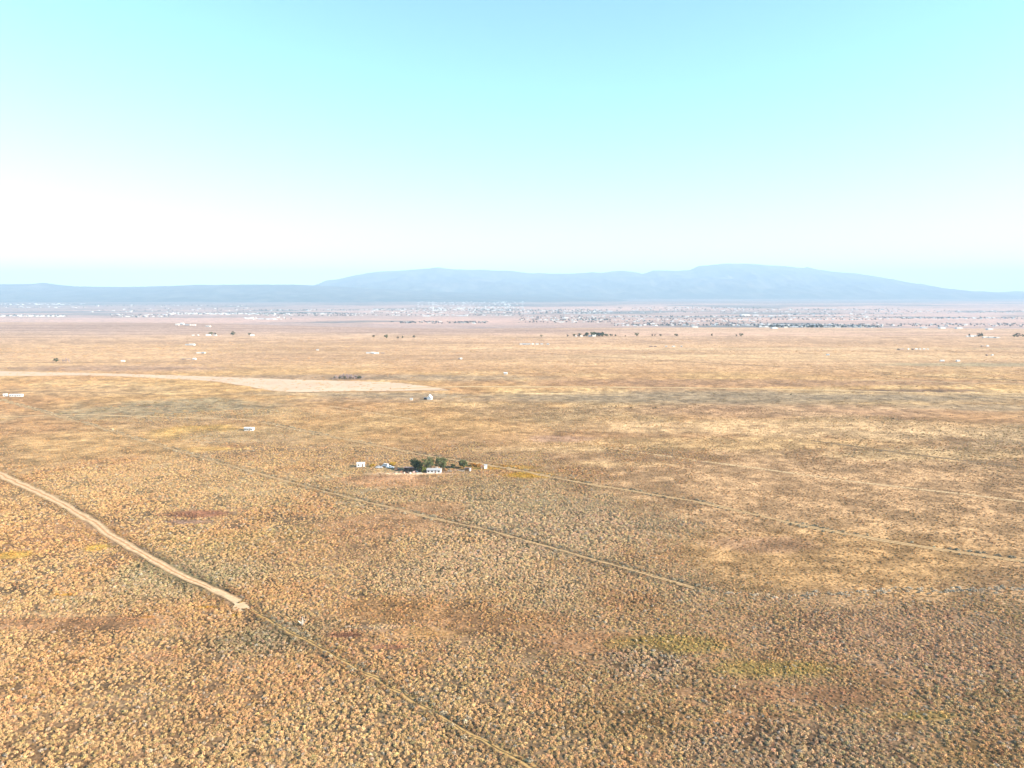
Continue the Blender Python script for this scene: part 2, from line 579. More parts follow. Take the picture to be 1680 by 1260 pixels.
def track_mat(name, edge, rut, mid, scale=0.25):
    """cross-section runs along UV.x: two wheel ruts with a strip between"""
    m, nt, p = newmat(name)
    p.inputs['Roughness'].default_value = 1
    p.inputs['Specular IOR Level'].default_value = 0.05
    uv = nt.nodes.new('ShaderNodeUVMap')
    uv.uv_map = 'UVMap'
    sp = nt.nodes.new('ShaderNodeSeparateXYZ')
    nt.links.new(uv.outputs[0], sp.inputs[0])
    tc = nt.nodes.new('ShaderNodeTexCoord')
    n = nt.nodes.new('ShaderNodeTexNoise')
    n.inputs['Scale'].default_value = scale
    n.inputs['Detail'].default_value = 5
    nt.links.new(tc.outputs['Object'], n.inputs['Vector'])
    ad = nt.nodes.new('ShaderNodeMath')
    ad.operation = 'MULTIPLY_ADD'
    ad.inputs[1].default_value = 0.16
    nt.links.new(n.outputs['Fac'], ad.inputs[0])
    sb = nt.nodes.new('ShaderNodeMath')
    sb.operation = 'SUBTRACT'
    sb.inputs[1].default_value = 0.08
    nt.links.new(sp.outputs[0], sb.inputs[0])
    nt.links.new(sb.outputs[0], ad.inputs[2])
    r = nt.nodes.new('ShaderNodeValToRGB')
    els = [(0, edge), (.12, edge), (.22, rut), (.38, rut), (.46, mid), (.56, mid), (.64, rut), (.78, rut), (.9, edge)]
    cr = r.color_ramp
    while len(cr.elements) < len(els):
        cr.elements.new(0.5)
    for i, (pos, c) in enumerate(els):
        cr.elements[i].position = pos
    for i, (pos, c) in enumerate(els):
        cr.elements[i].color = (*c, 1)
    nt.links.new(ad.outputs[0], r.inputs[0])
    n2 = nt.nodes.new('ShaderNodeTexNoise')
    n2.inputs['Scale'].default_value = 0.8
    n2.inputs['Detail'].default_value = 4
    nt.links.new(tc.outputs['Object'], n2.inputs['Vector'])
    mr = nt.nodes.new('ShaderNodeMapRange')
    mr.inputs['From Min'].default_value = .3
    mr.inputs['From Max'].default_value = .7
    mr.inputs['To Min'].default_value = .72
    mr.inputs['To Max'].default_value = 1.2
    nt.links.new(n2.outputs['Fac'], mr.inputs['Value'])
    v = nt.nodes.new('ShaderNodeVectorMath')
    v.operation = 'SCALE'
    nt.links.new(r.outputs[0], v.inputs[0])
    nt.links.new(mr.outputs[0], v.inputs['Scale'])
    nt.links.new(v.outputs[0], p.inputs['Base Color'])
    return m


CLEAR = []     # (polyline, half width kept free of shrubs)


def ribbon(name, pts, w0, w1, m, lift=0.06, wob=0.25, clear=None, parts=6, step=6):
    L = world_line(pts, step)
    n = len(L)
    T = np.gradient(L, axis=0)
    T /= np.linalg.norm(T, axis=1)[:, None] + 1e-9
    N = np.stack([-T[:, 1], T[:, 0]], 1)
    W = np.linspace(w0, w1, n)
    s = np.arange(n) * 0.37
    wl = W * (.5 + wob * (vnoise(s, s * 0 + 3.3, len(name)) - .5))
    wr = W * (.5 + wob * (vnoise(s, s * 0 + 8.1, len(name) + 2) - .5))
    rows = []
    for k in range(parts + 1):
        t = k / parts
        p = L - N * wl[:, None] * (1 - t) + N * wr[:, None] * t
        rows.append(np.stack([p[:, 0], p[:, 1], height(p[:, 0], p[:, 1]) + lift], 1))
    V = np.stack(rows, 1).reshape(-1, 3)
    i = (np.arange(n - 1)[:, None] * (parts + 1) + np.arange(parts)[None]).ravel()
    Fq = np.stack([i, i + 1, i + parts + 2, i + parts + 1], -1)
    me = fast_mesh(name, V, Fq, m, True)
    uv = me.uv_layers.new(name='UVMap')
    U = np.tile(np.linspace(0, 1, parts + 1), n)
    vv = np.repeat(np.arange(n) / 10.0, parts + 1)
    lv = Fq.ravel()
    uv.data.foreach_set('uv', np.stack([U[lv], vv[lv]], 1).astype(np.float32).ravel())
    o = link(name, me)
    tag(o, kind='structure')
    if clear:
        CLEAR.append((L, clear))
    return o


PALE_RUT, RED_MID = (.66, .44, .25), (.46, .25, .12)
mroad = track_mat('packed_dirt', (.4, .26, .14), (.6, .41, .24), RED_MID)
mtrack = track_mat('faint_ruts', (.3, .195, .1), (.54, .36, .185), (.15, .1, .05))
mtrackA = track_mat('grassy_ruts', (.2, .13, .065), (.47, .3, .12), (.13, .09, .045))
mpale = track_mat('pale_ruts', (.45, .31, .17), (.56, .4, .23), (.42, .29, .16))
mdark = track_mat('brushy_line', (.26, .18, .1), (.17, .12, .07), (.14, .1, .065))

ribbon('dirt_road', [(-90, 745), (-30, 765), (15, 786), (60, 806), (120, 838), (160, 864), (190, 886), (230, 908), (300, 946), (350, 969), (385, 986), (403, 995)],
       8.2, 3.7, mroad, 0.10, 0.3, 3.2, 8, 3)
ribbon('track', [(408, 999), (440, 1018), (500, 1050), (560, 1083), (640, 1128), (720, 1174), (800, 1219), (880, 1264), (920, 1290)], 2.0, 2.6, mtrackA, 0.07, 0.9, .6, 8, 2)
ribbon('track', [(0, 655), (75, 676), (150, 697), (250, 727), (350, 757), (450, 785), (550, 812), (640, 834), (700, 849), (800, 871), (900, 898), (1000, 926), (1080, 948), (1165, 971)], 3.6, 2.8, mtrack, 0.07, 0.8, 1.3, 6, 4)
ribbon('track', [(430, 692), (500, 707), (600, 728), (700, 748), (800, 764), (870, 776), (940, 790), (1060, 809), (1150, 824), (1250, 846), (1350, 868), (1450, 886), (1560, 903), (1700, 922)], 4.2, 3.8, mtrack, 0.07, 0.7, 1.6, 6, 4)
ribbon('track', [(1000, 736), (1100, 750), (1250, 769), (1400, 789), (1550, 806), (1700, 824)], 3.5, 3.0, mpale, 0.07, 0.5, None, 6, 6)
ribbon('track', [(1330, 722), (1450, 738), (1560, 752), (1700, 769)], 3.2, 3.0, mdark, 0.07, 0.5, None, 6, 6)
ribbon('track', [(-20, 685), (120, 680), (240, 683), (400, 688), (410, 691)], 3.5, 3.5, mpale, 0.07, 0.5, None, 6, 8)
ribbon('track', [(640, 637), (700, 634.8), (800, 633.2), (950, 633.5), (1100, 634.2), (1300, 636.5), (1500, 640), (1700, 642.5)], 6, 6, mpale, 0.12, 0.7, None, 4, 12)
ribbon('track', [(-20, 594.5), (180, 594), (420, 591.5), (620, 590.5), (840, 589)], 4, 4, mdark, 0.12, 0.7, None, 4, 12)
ribbon('track', [(-20, 578.5), (400, 577.5), (640, 577.5), (830, 576)], 6, 6, mpale, 0.12, 0.5, None, 4, 15)
ribbon('track', [(850, 576.5), (960, 584), (1060, 590), (1190, 597), (1320, 603)], 4, 5, mdark, 0.12, 0.5, None, 4, 12)
ribbon('track', [(1090, 573.5), (1250, 571.5), (1420, 570.5), (1700, 572)], 8, 8, mpale, 0.12, 0.5, None, 4, 15)
ribbon('track', [(1450, 614), (1560, 619), (1700, 625)], 5, 5, mdark, 0.12, 0.5, None, 4, 12)
ribbon('track', [(1400, 622.5), (1500, 624.5), (1600, 628.5), (1700, 630)], 5, 5, mpale, 0.12, 0.5, None, 4, 12)
ribbon('track', [(640, 553), (830, 554), (1100, 552), (1400, 553), (1700, 556)], 6, 6, mdark, 0.15, 0.5, None, 4, 25)
ribbon('track', [(540, 666), (600, 675), (680, 687)], 2.5, 2.5, mpale, 0.08, 0.5, None, 4, 8)
ribbon('track', [(-20, 643), (120, 642), (300, 648.5), (420, 646), (560, 642), (740, 637)], 2.6, 3, mdark, 0.10, 0.5, None, 4, 8)


def field(name, poly, m, lift=0.05, n=40):
    """polygon sheet: strips between a top edge and a bottom edge of the field"""
    top, bot = poly
    rows = []
    T = world_line(top, 8)
    B = world_line(bot, 8)
    K = 260
    def resample(L):
        d = np.r_[0, np.cumsum(np.hypot(*np.diff(L, axis=0).T))]
        t = np.linspace(0, d[-1], K)
        return np.stack([np.interp(t, d, L[:, 0]), np.interp(t, d, L[:, 1])], 1)
    T, B = resample(T), resample(B)
    t = np.linspace(0, 1, n)[None, :, None]
    P = T[:, None] * (1 - t) + B[:, None] * t
    e = 3.0 * (vnoise(P[..., 0] / 14, P[..., 1] / 14, 4) - .5)
    P[..., 1] += e
    V = np.stack([P[..., 0], P[..., 1], height(P[..., 0], P[..., 1]) + lift], -1).reshape(-1, 3)
    i = (np.arange(K - 1)[:, None] * n + np.arange(n - 1)[None]).ravel()
    Fq = np.stack([i, i + 1, i + n + 1, i + n], -1)
    o = link(name, fast_mesh(name, V, Fq, m, True))
    tag(o, kind='structure')
    return o


mfield = mat('ploughed_soil', (.58, .42, .3), 1.0, .12, 0.02, spec=0.05)
mfield2 = mat('stubble_soil', (.5, .34, .2), 1.0, .25, 0.03, spec=0.05)
field('bare_field', ([(-40, 608), (0, 609), (230, 613.5), (460, 622), (560, 625), (640, 627.5), (700, 633), (735, 637)],
                     [(-40, 616.5), (0, 617), (170, 616), (330, 624), (400, 633), (440, 640), (490, 642.5), (600, 640), (735, 638)]), mfield)

field('turnaround', ([(345, 968), (375, 980), (395, 988.5), (409, 994), (412, 998)], [(345, 970), (372, 985), (386, 993), (380, 1002), (405, 1002.5)]), mat('turnaround_dirt', (.62, .43, .26), 1.0, .2, 0.3, spec=0.05), 0.14)
_xy = flat(396, 995)
CLEAR.append((np.array([flat(376, 990), flat(392, 996), flat(410, 997)]), 1.7))

# ------------------------------------------------------------------ mountains
def h_at(v, Y):
    k = (630 - v) / F
    return CAM_H + Y * (k * CP - SP) / (CP + k * SP)


SKY_MAIN = [(380, 486), (450, 478), (500, 470), (520, 468), (535, 460), (560, 457), (575, 453), (600, 448.5), (625, 444.5), (655, 444), (680, 441.5), (700, 440), (715, 438.6), (722, 438), (730, 439.5), (740, 441), (770, 442), (800, 442.5), (815, 443.5), (840, 444),
            (870, 448), (885, 447), (900, 448.5), (930, 448.5), (960, 447.5), (970, 446), (985, 447.5), (1000, 445), (1020, 443.5), (1035, 445.5), (1055, 449), (1070, 443.5), (1080, 443), (1110, 444), (1130, 442.5), (1145, 435.5), (1165, 434.5), (1190, 431.5), (1220, 432), (1240, 433), (1260, 434.5),
            (1285, 436), (1315, 439.5), (1322, 437.5), (1340, 442), (1370, 446), (1400, 448), (1440, 454), (1475, 460.5), (1500, 466), (1520, 471), (1540, 473), (1570, 478), (1595, 480.5), (1607, 477.5), (1620, 480.5), (1630, 479), (1650, 480), (1665, 477.5), (1680, 478), (1750, 479), (1900, 482)]
SKY_MESA = [(-500, 474), (-300, 470), (-100, 467), (0, 466), (55, 465.5), (64, 464.2), (72, 463.5), (82, 464.5), (90, 466), (100, 467.5), (125, 469.5), (150, 470), (210, 470.5), (290, 468.5), (320, 467), (410, 466.5), (432, 466.5), (480, 466.5), (520, 468), (600, 472), (700, 477.5), (850, 483), (960, 487), (1060, 492)]


def massif(name, prof, Yf, Yr, Yb, m, nd, rough, seed):
    us = np.linspace(prof[0][0], prof[-1][0], 900)
    vs = np.interp(us, [p[0] for p in prof], [p[1] for p in prof])
    ts = np.linspace(0, 2, nd)
    U, T = np.meshgrid(us, ts)
    Vv = np.broadcast_to(vs, U.shape)
    Y = np.where(T < 1, Yf + (Yr - Yf) * T, Yr + (Yb - Yr) * (T - 1))
    X = (U - 840) / F * Yr * (0.75 + 0.25 * Y / Yr) * CP * 1.0
    # keep the crest line exactly under its own azimuth
    H = h_at(Vv, Yr)
    z0 = height(X, Y) - 15
    base = np.where(T < 1, T ** 1.25, np.clip(2 - T, 0, 1) ** 1.1)
    sp = 1 - np.abs(2 * fbm(X / rough, Y / (rough * 1.6), seed, 5) - 1)
    sp2 = fbm(X / (rough * .35), Y / (rough * .5), seed + 9, 4)
    w = np.clip(np.minimum(T, 2 - T), 0, 1)
    mod = 4 * w * (1 - w)
    Hh = np.maximum(H - z0, 5)
    Z = z0 + Hh * base + Hh * mod * ((sp - .75) * .34 + (sp2 - .5) * .14)
    # gently ragged crest
    Z += w ** 4 * (vnoise(U / 4.0, U * 0, seed) - .5) * 12
    lim = CAM_H + (H - CAM_H) * Y / Yr
    Z = np.where((T < 1) & (Z > lim - 4), lim - 4, Z)
    edge = sstep(0, .05, (U - us[0]) / (us[-1] - us[0])) * sstep(0, .05, (us[-1] - U) / (us[-1] - us[0]))
    Z = z0 + (Z - z0) * edge
    n = len(us)
    V = np.stack([X, Y, Z], -1).reshape(-1, 3)
    i = (np.arange(nd - 1)[:, None] * n + np.arange(n - 1)[None]).ravel()
    Fq = np.stack([i, i + 1, i + n + 1, i + n], -1)
    o = link(name, fast_mesh(name, V, Fq, m, True))
    tag(o, kind='structure')
    return o


def hillmat(name, a, b, scale):
    m, nt, p = newmat(name)
    p.inputs['Specular IOR Level'].default_value = 0.03
    tc = nt.nodes.new('ShaderNodeTexCoord')
    n = nt.nodes.new('ShaderNodeTexNoise')
    n.inputs['Scale'].default_value = scale
    n.inputs['Detail'].default_value = 6
    n.inputs['Roughness'].default_value = .65
    nt.links.new(tc.outputs['Object'], n.inputs['Vector'])
    r = nt.nodes.new('ShaderNodeValToRGB')
    r.color_ramp.elements[0].position = .45
    r.color_ramp.elements[0].color = (*a, 1)
    r.color_ramp.elements[1].position = .68
    r.color_ramp.elements[1].color = (*b, 1)
    nt.links.new(n.outputs['Fac'], r.inputs[0])
    nt.links.new(r.outputs[0], p.inputs['Base Color'])
    return m


mh = hillmat('forested_slope', (.045, .06, .05), (.16, .14, .11), 0.0012)
mh2 = hillmat('wooded_mesa', (.06, .075, .07), (.16, .15, .13), 0.002)
massif('mountain', SKY_MAIN, 19500, 27500, 33000, mh, 90, 1500, 4)
massif('mesa', SKY_MESA, 14500, 19500, 23500, mh2, 70, 1200, 14)


# ------------------------------------------------------------------ sagebrush and grass tufts
def shrub_mat():
    m, nt, p = newmat('shrub_tufts')
    p.inputs['Specular IOR Level'].default_value = 0.05
    a = nt.nodes.new('ShaderNodeAttribute')
    a.attribute_type = 'INSTANCER'
    a.attribute_name = 'tint'
    g = nt.nodes.new('ShaderNodeNewGeometry')
    r = nt.nodes.new('ShaderNodeMapRange')
    r.inputs['To Min'].default_value = 0.78
    r.inputs['To Max'].default_value = 1.2
    nt.links.new(g.outputs['Random Per Island'], r.inputs['Value'])
    v = nt.nodes.new('ShaderNodeVectorMath')
    v.operation = 'SCALE'
    nt.links.new(a.outputs['Color'], v.inputs[0])
    nt.links.new(r.outputs[0], v.inputs['Scale'])
    nt.links.new(v.outputs[0], p.inputs['Base Color'])
    return m


MS = shrub_mat()


def tuft_mesh(name, seed, n, centres):
    """many short blades and leaf sprays filling low rounded domes"""
    r = np.random.default_rng(seed)
    V, Fs = [], []
    for (cx, cy, rad, hh) in centres:
        for _ in range(n):
            a = r.uniform(0, 2 * math.pi)
            e = math.asin(r.uniform(0.05, 1))
            k = rad * r.uniform(.4, 1.12)
            c = np.array([cx + math.cos(a) * math.cos(e) * k, cy + math.sin(a) * math.cos(e) * k, hh * math.sin(e) * r.uniform(.55, 1.0)])
            out = np.array([math.cos(a) * math.cos(e), math.sin(a) * math.cos(e), math.sin(e) * 1.2 + .3]) + r.normal(0, .45, 3)
            out /= np.linalg.norm(out)
            t = np.cross(out, r.normal(0, 1, 3))
            t /= np.linalg.norm(t) + 1e-6
            w = rad * r.uniform(.07, .2)
            l = rad * r.uniform(.2, .5)
            b = np.cross(out, t)
            i = len(V)
            up = out * .5 + b
            up /= np.linalg.norm(up)
            V += [c - t * w, c + t * w, c + t * w * .5 + up * l, c - t * w * .6 + up * l * 1.1]
            Fs.append((i, i + 1, i + 2, i + 3))
    return fast_mesh(name, np.array(V), np.array(Fs), MS)


src = bpy.data.collections.new('tuft_shapes')
for k in range(5):
    o = bpy.data.objects.new('tuft_%d' % k, tuft_mesh('tuft_a', 100 + k, 92, [(0, 0, .55, .55)]))
    src.objects.link(o)
for k in range(5, 9):
    rr_ = np.random.default_rng(50 + k)
    cs = [(rr_.uniform(-2.2, 2.2), rr_.uniform(-2.2, 2.2), rr_.uniform(.4, .8), rr_.uniform(.35, .75)) for _ in range(7)]
    o = bpy.data.objects.new('tuft_%d' % k, tuft_mesh('tuft_b', 200 + k, 30, cs))
    src.objects.link(o)


def seg_dist(x, y, L):
    d = np.full(len(x), 1e9)
    L = L[::3] if len(L) > 60 else L
    for i in range(len(L) - 1):
        a, b = L[i], L[i + 1]
        ab = b - a
        m = (x > min(a[0], b[0]) - 9) & (x < max(a[0], b[0]) + 9) & (y > min(a[1], b[1]) - 9) & (y < max(a[1], b[1]) + 9)
        if not m.any(): continue
        t = np.clip(((x[m] - a[0]) * ab[0] + (y[m] - a[1]) * ab[1]) / (ab @ ab + 1e-9), 0, 1)
        d[m] = np.minimum(d[m], np.hypot(x[m] - a[0] - t * ab[0], y[m] - a[1] - t * ab[1]))
    return d


def scatter(r0, r1, dens):
    amax = R(41)
    n = int(amax * (r1 * r1 - r0 * r0) * dens)
    r = np.sqrt(rng.uniform(r0 * r0, r1 * r1, n))
    a = rng.uniform(-amax, amax, n)
    return r * np.sin(a), r * np.cos(a)


KEEP_OUT = []   # circles around buildings: x, y, r


def build_shrubs():
    X, Y, S, K, T = [], [], [], [], []
    for (r0, r1, dens, kind, s0, s1) in ((150, 330, 1.7, 0, .45, 1.1), (330, 560, 1.0, 0, .55, 1.25), (560, 780, .42, 0, .7, 1.4), (780, 1300, .04, 1, .8, 1.3), (1300, 1900, .01, 1, 1.0, 1.6)):
        x, y = scatter(r0, r1, dens)
        g, s, dn = cover(x, y)
        gap = fbm(x / 6.0, y / 6.0, 91, 3)
        p = np.clip(dn * .78 * (0.6 + .8 * sstep(.38, .58, gap)), 0, 1)
        keep = rng.random(len(x)) < p
        line = np.zeros(len(x))
        for L, w in CLEAR:
            d = seg_dist(x, y, L)
            keep &= d > w * (0.85 + .3 * rng.random(len(x))) + (1.6 if kind else 0)
            line = np.maximum(line, sstep(w + 4.5, w + 1.0, d))
        for (cx, cy, cr) in KEEP_OUT:
            keep &= np.hypot(x - cx, y - cy) > cr
        x, y, s, line = x[keep], y[keep], s[keep], line[keep]
        n = len(x)
        br = rng.lognormal(0, .14, n)[:, None]
        s = s * br * (1 + rng.normal(0, .05, (n, 3)))
        # a share of darker green or grey bushes
        dk = rng.random(n) < .12
        s[dk] *= C(.58, .55, .52)
        wh = rng.random(n) < .04
        s[wh] = s[wh] * .4 + C(.5, .45, .38) * .6
        s = s * (1 - .35 * line[:, None])
        sc = rng.uniform(s0, s1, n) * (.8 + .45 * vnoise(x / 25, y / 25, 6)) * (.62 + .38 * np.clip(dn[keep], 0, 1))
        s += (g[keep] * 1.25 - s) * (.55 * sstep(.7, .2, dn[keep]))[:, None]
        X.append(x); Y.append(y); S.append(sc)
        K.append(rng.integers(0, 5, n) if kind == 0 else rng.integers(5, 9, n))
        T.append(s)
    # the pale band of brush along the little wash at lower right
    L = world_line([(1120, 968), (1200, 975), (1290, 979), (1380, 975), (1470, 970), (1560, 968), (1640, 966), (1720, 962)], 1.2)
    q = len(L)
    for rep in range(3):
        j = rng.normal(0, 1.5, (q, 2))
        k = rng.random(q) < np.linspace(.1, .8, q)
        x, y = L[k, 0] + j[k, 0], L[k, 1] + j[k, 1]
        X.append(x); Y.append(y); S.append(rng.uniform(.8, 1.5, len(x)))
        K.append(rng.integers(0, 5, len(x)))
        T.append(np.clip(C(.56, .45, .32) * rng.lognormal(0, .2, len(x))[:, None], 0, .9))
    # taller, darker brush that grew along both sides of the old tracks
    for L, w in CLEAR[1:]:
        m = (L[:, 1] > 150) & (L[:, 1] < 900)
        L = L[m]
        if len(L) < 9: continue
        Tn = np.gradient(L, axis=0)
        Tn /= np.linalg.norm(Tn, axis=1)[:, None] + 1e-9
        Nn = np.stack([-Tn[:, 1], Tn[:, 0]], 1)
        for rep in range(12):
            j = rng.integers(0, len(L), len(L))
            side = np.where(rng.random(len(L)) < .72, 1, -1)
            q2 = L[j] + Nn[j] * (side * rng.uniform(w + .2, w + 2.4, len(L)))[:, None] + Tn[j] * rng.uniform(-2, 2, len(L))[:, None]
            k = (rng.random(len(L)) < .1 + .4 * (vnoise(q2[:, 0] / 16, q2[:, 1] / 16, 4) > .42))
            k &= rng.random(len(L)) < np.median(np.hypot(*np.diff(L, axis=0).T)) * .22
            q2 = q2[k]
            X.append(q2[:, 0]); Y.append(q2[:, 1]); S.append(rng.uniform(.8, 1.6, len(q2)))
            K.append(rng.integers(0, 5, len(q2)))
            T.append(C(.33, .27, .18) * rng.lognormal(0, .3, len(q2))[:, None])
    X, Y, S, K, T = map(np.concatenate, (X, Y, S, K, T))
    T = np.clip(T, .02, .85)
    Z = height(X, Y) - 0.05
    me = bpy.data.meshes.new('sagebrush')
    me.vertices.add(len(X))
    me.vertices.foreach_set('co', np.stack([X, Y, Z], 1).astype(np.float32).ravel())
    a = me.attributes.new('sc', 'FLOAT_VECTOR', 'POINT')
    a.data.foreach_set('vector', np.stack([S * rng.uniform(.75, 1.35, len(S)), S * rng.uniform(.75, 1.35, len(S)), S * rng.uniform(.6, 1.15, len(S))], 1).astype(np.float32).ravel())
    a = me.attributes.new('kind', 'INT', 'POINT')
    a.data.foreach_set('value', K.astype(np.int32))
    a = me.attributes.new('rot', 'FLOAT_VECTOR', 'POINT')
    a.data.foreach_set('vector', np.stack([S * 0, S * 0, rng.uniform(0, 6.283, len(S))], 1).astype(np.float32).ravel())
    a = me.attributes.new('tint', 'FLOAT_COLOR', 'POINT')
    a.data.foreach_set('color', np.concatenate([T, np.ones((len(T), 1))], 1).astype(np.float32).ravel())
    me.materials.append(MS)
    o = link('sagebrush', me)
    tag(o, 'dense cover of pale sagebrush and dry grass tufts over the plain', 'sagebrush', kind='stuff')
    ng = bpy.data.node_groups.new('tufts', 'GeometryNodeTree')
    ng.interface.new_socket('Geometry', in_out='INPUT', socket_type='NodeSocketGeometry')
    ng.interface.new_socket('Geometry', in_out='OUTPUT', socket_type='NodeSocketGeometry')
    N = ng.nodes
    gi, go = N.new('NodeGroupInput'), N.new('NodeGroupOutput')
    ip = N.new('GeometryNodeInstanceOnPoints')
    ci = N.new('GeometryNodeCollectionInfo')
    ci.inputs['Collection'].default_value = src
    ci.inputs['Separate Children'].default_value = True
    ci.inputs['Reset Children'].default_value = True
    def at(nm, ty):
        n = N.new('GeometryNodeInputNamedAttribute')
        n.data_type = ty
        n.inputs['Name'].default_value = nm
        return n.outputs['Attribute']
    ip.inputs['Pick Instance'].default_value = True
    ng.links.new(gi.outputs[0], ip.inputs['Points'])
    ng.links.new(ci.outputs[0], ip.inputs['Instance'])
    ng.links.new(at('kind', 'INT'), ip.inputs['Instance Index'])
    ng.links.new(at('rot', 'FLOAT_VECTOR'), ip.inputs['Rotation'])
    ng.links.new(at('sc', 'FLOAT_VECTOR'), ip.inputs['Scale'])
    ng.links.new(ip.outputs[0], go.inputs[0])
    md = o.modifiers.new('tufts', 'NODES')
    md.node_group = ng
    print('shrub points', len(X))


# ------------------------------------------------------------------ builders of things
def house(name, label, cat, loc, L, W, H, RH, rz, wall='white', roof='metal_roof', wins=2, door=True, chimney=False, group=None, over=.35):
    """long side along local x, facing local -y"""
    r = tag(empty(name, loc, rz), label, cat, group)
    w = MB().box((0, 0, H / 2 - .15), (L, W, H + .3))
    if RH > 0:
        for s in (-1, 1):
            x = s * (L / 2 - .06)
            w.add([(x - .05, -W / 2 + .02, H + .001), (x - .05, W / 2 - .02, H + .001), (x - .05, 0, H + RH * .96), (x + .05, -W / 2 + .02, H + .001), (x + .05, W / 2 - .02, H + .001), (x + .05, 0, H + RH * .96)],
                  [(0, 2, 1), (3, 4, 5), (0, 3, 5, 2), (1, 2, 5, 4), (0, 1, 4, 3)])
    w.build('wall', M[wall], r)
    ro = MB()
    t = .14
    if RH > 0:
        k = over * RH / (W / 2)
        ro.add([(-L / 2 - over, -W / 2 - over, H - k), (L / 2 + over, -W / 2 - over, H - k), (L / 2 + over, 0, H + RH), (-L / 2 - over, 0, H + RH), (L / 2 + over, W / 2 + over, H - k), (-L / 2 - over, W / 2 + over, H - k)] +
               [(-L / 2 - over, -W / 2 - over, H - k + t), (L / 2 + over, -W / 2 - over, H - k + t), (L / 2 + over, 0, H + RH + t), (-L / 2 - over, 0, H + RH + t), (L / 2 + over, W / 2 + over, H - k + t), (-L / 2 - over, W / 2 + over, H - k + t)],
               [(0, 3, 2, 1), (3, 5, 4, 2), (6, 7, 8, 9), (9, 8, 10, 11), (0, 1, 7, 6), (4, 5, 11, 10), (0, 6, 9, 3), (3, 9, 11, 5), (1, 2, 8, 7), (2, 4, 10, 8)])
    else:
        ro.box((0, 0, H + .15 + t), (L + 2 * over * .5, W + 2 * over * .5, t * 1.6), tilt=-RH / W if RH < 0 else 0.02)
    ro = ro.build('roof', M[roof], r)
    if chimney:
        MB().box((L * .2, W * .12, H + max(RH, 0) + .25), (.5, .5, 1.3)).build('chimney', M['offwhite'], ro)
    n = wins + (1 if door else 0)
    for i in range(n):
        x = -L / 2 + L * (i + .5) / n
        if door and i == n // 2:
            d = MB().box((x, -W / 2 - .03, 1.0), (.95, .07, 2.0)).build('door', M['wood'], r)
            MB().box((x + .36, -W / 2 - .1, 1.0), (.08, .08, .08)).build('handle', M['rim'], d)
        else:
            f = MB().box((x, -W / 2 - .03, H * .58), (1.25, .07, 1.0)).build('window', M['offwhite'], r)
            MB().box((x, -W / 2 - .08, H * .58), (1.02, .05, .8)).build('pane', M['glass'], f)
    if wins:
        f = MB().box((L / 2 + .03, 0, H * .58), (.07, 1.2, 1.0)).build('window', M['offwhite'], r)
        MB().box((L / 2 + .08, 0, H * .58), (.05, .95, .8)).build('pane', M['glass'], f)
    return r


def car(name, label, cat, loc, rz, paint, kind='sedan', group=None):
    r = tag(empty(name, loc, rz), label, cat, group)
    Lh = 2.3 if kind != 'pickup' else 2.7
    if kind == 'pickup':
        body = [(-2.7, .45), (-2.7, 1.02), (-.5, 1.05), (1.1, 1.08), (2.5, .98), (2.7, .8), (2.7, .42)]
        cab = [(-.65, 1.05), (-.55, 1.75), (.65, 1.78), (1.25, 1.08)]
    elif kind == 'van':
        body = [(-2.4, .4), (-2.4, 1.15), (1.5, 1.15), (2.25, 1.0), (2.4, .8), (2.4, .4)]
        cab = [(-2.38, 1.15), (-2.25, 2.0), (1.0, 2.0), (1.7, 1.12)]
    else:
        body = [(-2.25, .4), (-2.3, .85), (-1.5, .98), (.9, .96), (2.1, .82), (2.3, .65), (2.3, .38)]
        cab = [(-1.55, .96), (-1.0, 1.42), (.35, 1.45), (1.05, .95)]
    MB().prism(body[::-1], -.88, .88).build('body', M[paint], r)
    MB().prism(cab[::-1], -.76, .76).build('cabin', M[paint], r)
    zc = (cab[0][1] + cab[1][1]) / 2 + .03
    for s in (-1, 1):
        MB().box(((cab[1][0] + cab[2][0]) / 2, s * .775, zc), (cab[2][0] - cab[1][0], .03, (cab[1][1] - cab[0][1]) * .6)).build('side_window', M['glass'], r)
    a, b = cab[2], cab[3]
    e = Vector((b[0] - a[0], 0, b[1] - a[1]))
    nrm = Vector((-e.z, 0, e.x)).normalized() * .03
    nrm = -nrm if nrm.z < 0 else nrm
    p = [Vector((a[0], -.66, a[1])) + e * .12 + nrm, Vector((a[0], .66, a[1])) + e * .12 + nrm, Vector((b[0], .7, b[1])) - e * .08 + nrm, Vector((b[0], -.7, b[1])) - e * .08 + nrm]
    MB().add(p, [(0, 3, 2, 1)]).build('windscreen', M['glass'], r)
    wx = 1.45 if kind != 'pickup' else 1.75
    for x in (-wx, wx):
        for s in (-1, 1):
            t = MB().tube([(x, s * .7, .36), (x, s * .93, .36)], [.36, .36], 12).build('wheel', M['tyre'], r)
            MB().tube([(x, s * .93, .36), (x, s * .945, .36)], [.2, .2], 10).build('rim', M['rim'], t)
    for s in (-1, 1):
        MB().box((Lh + .01, s * .62, .72), (.04, .3, .16)).build('headlight', M['rim'], r)
    return r


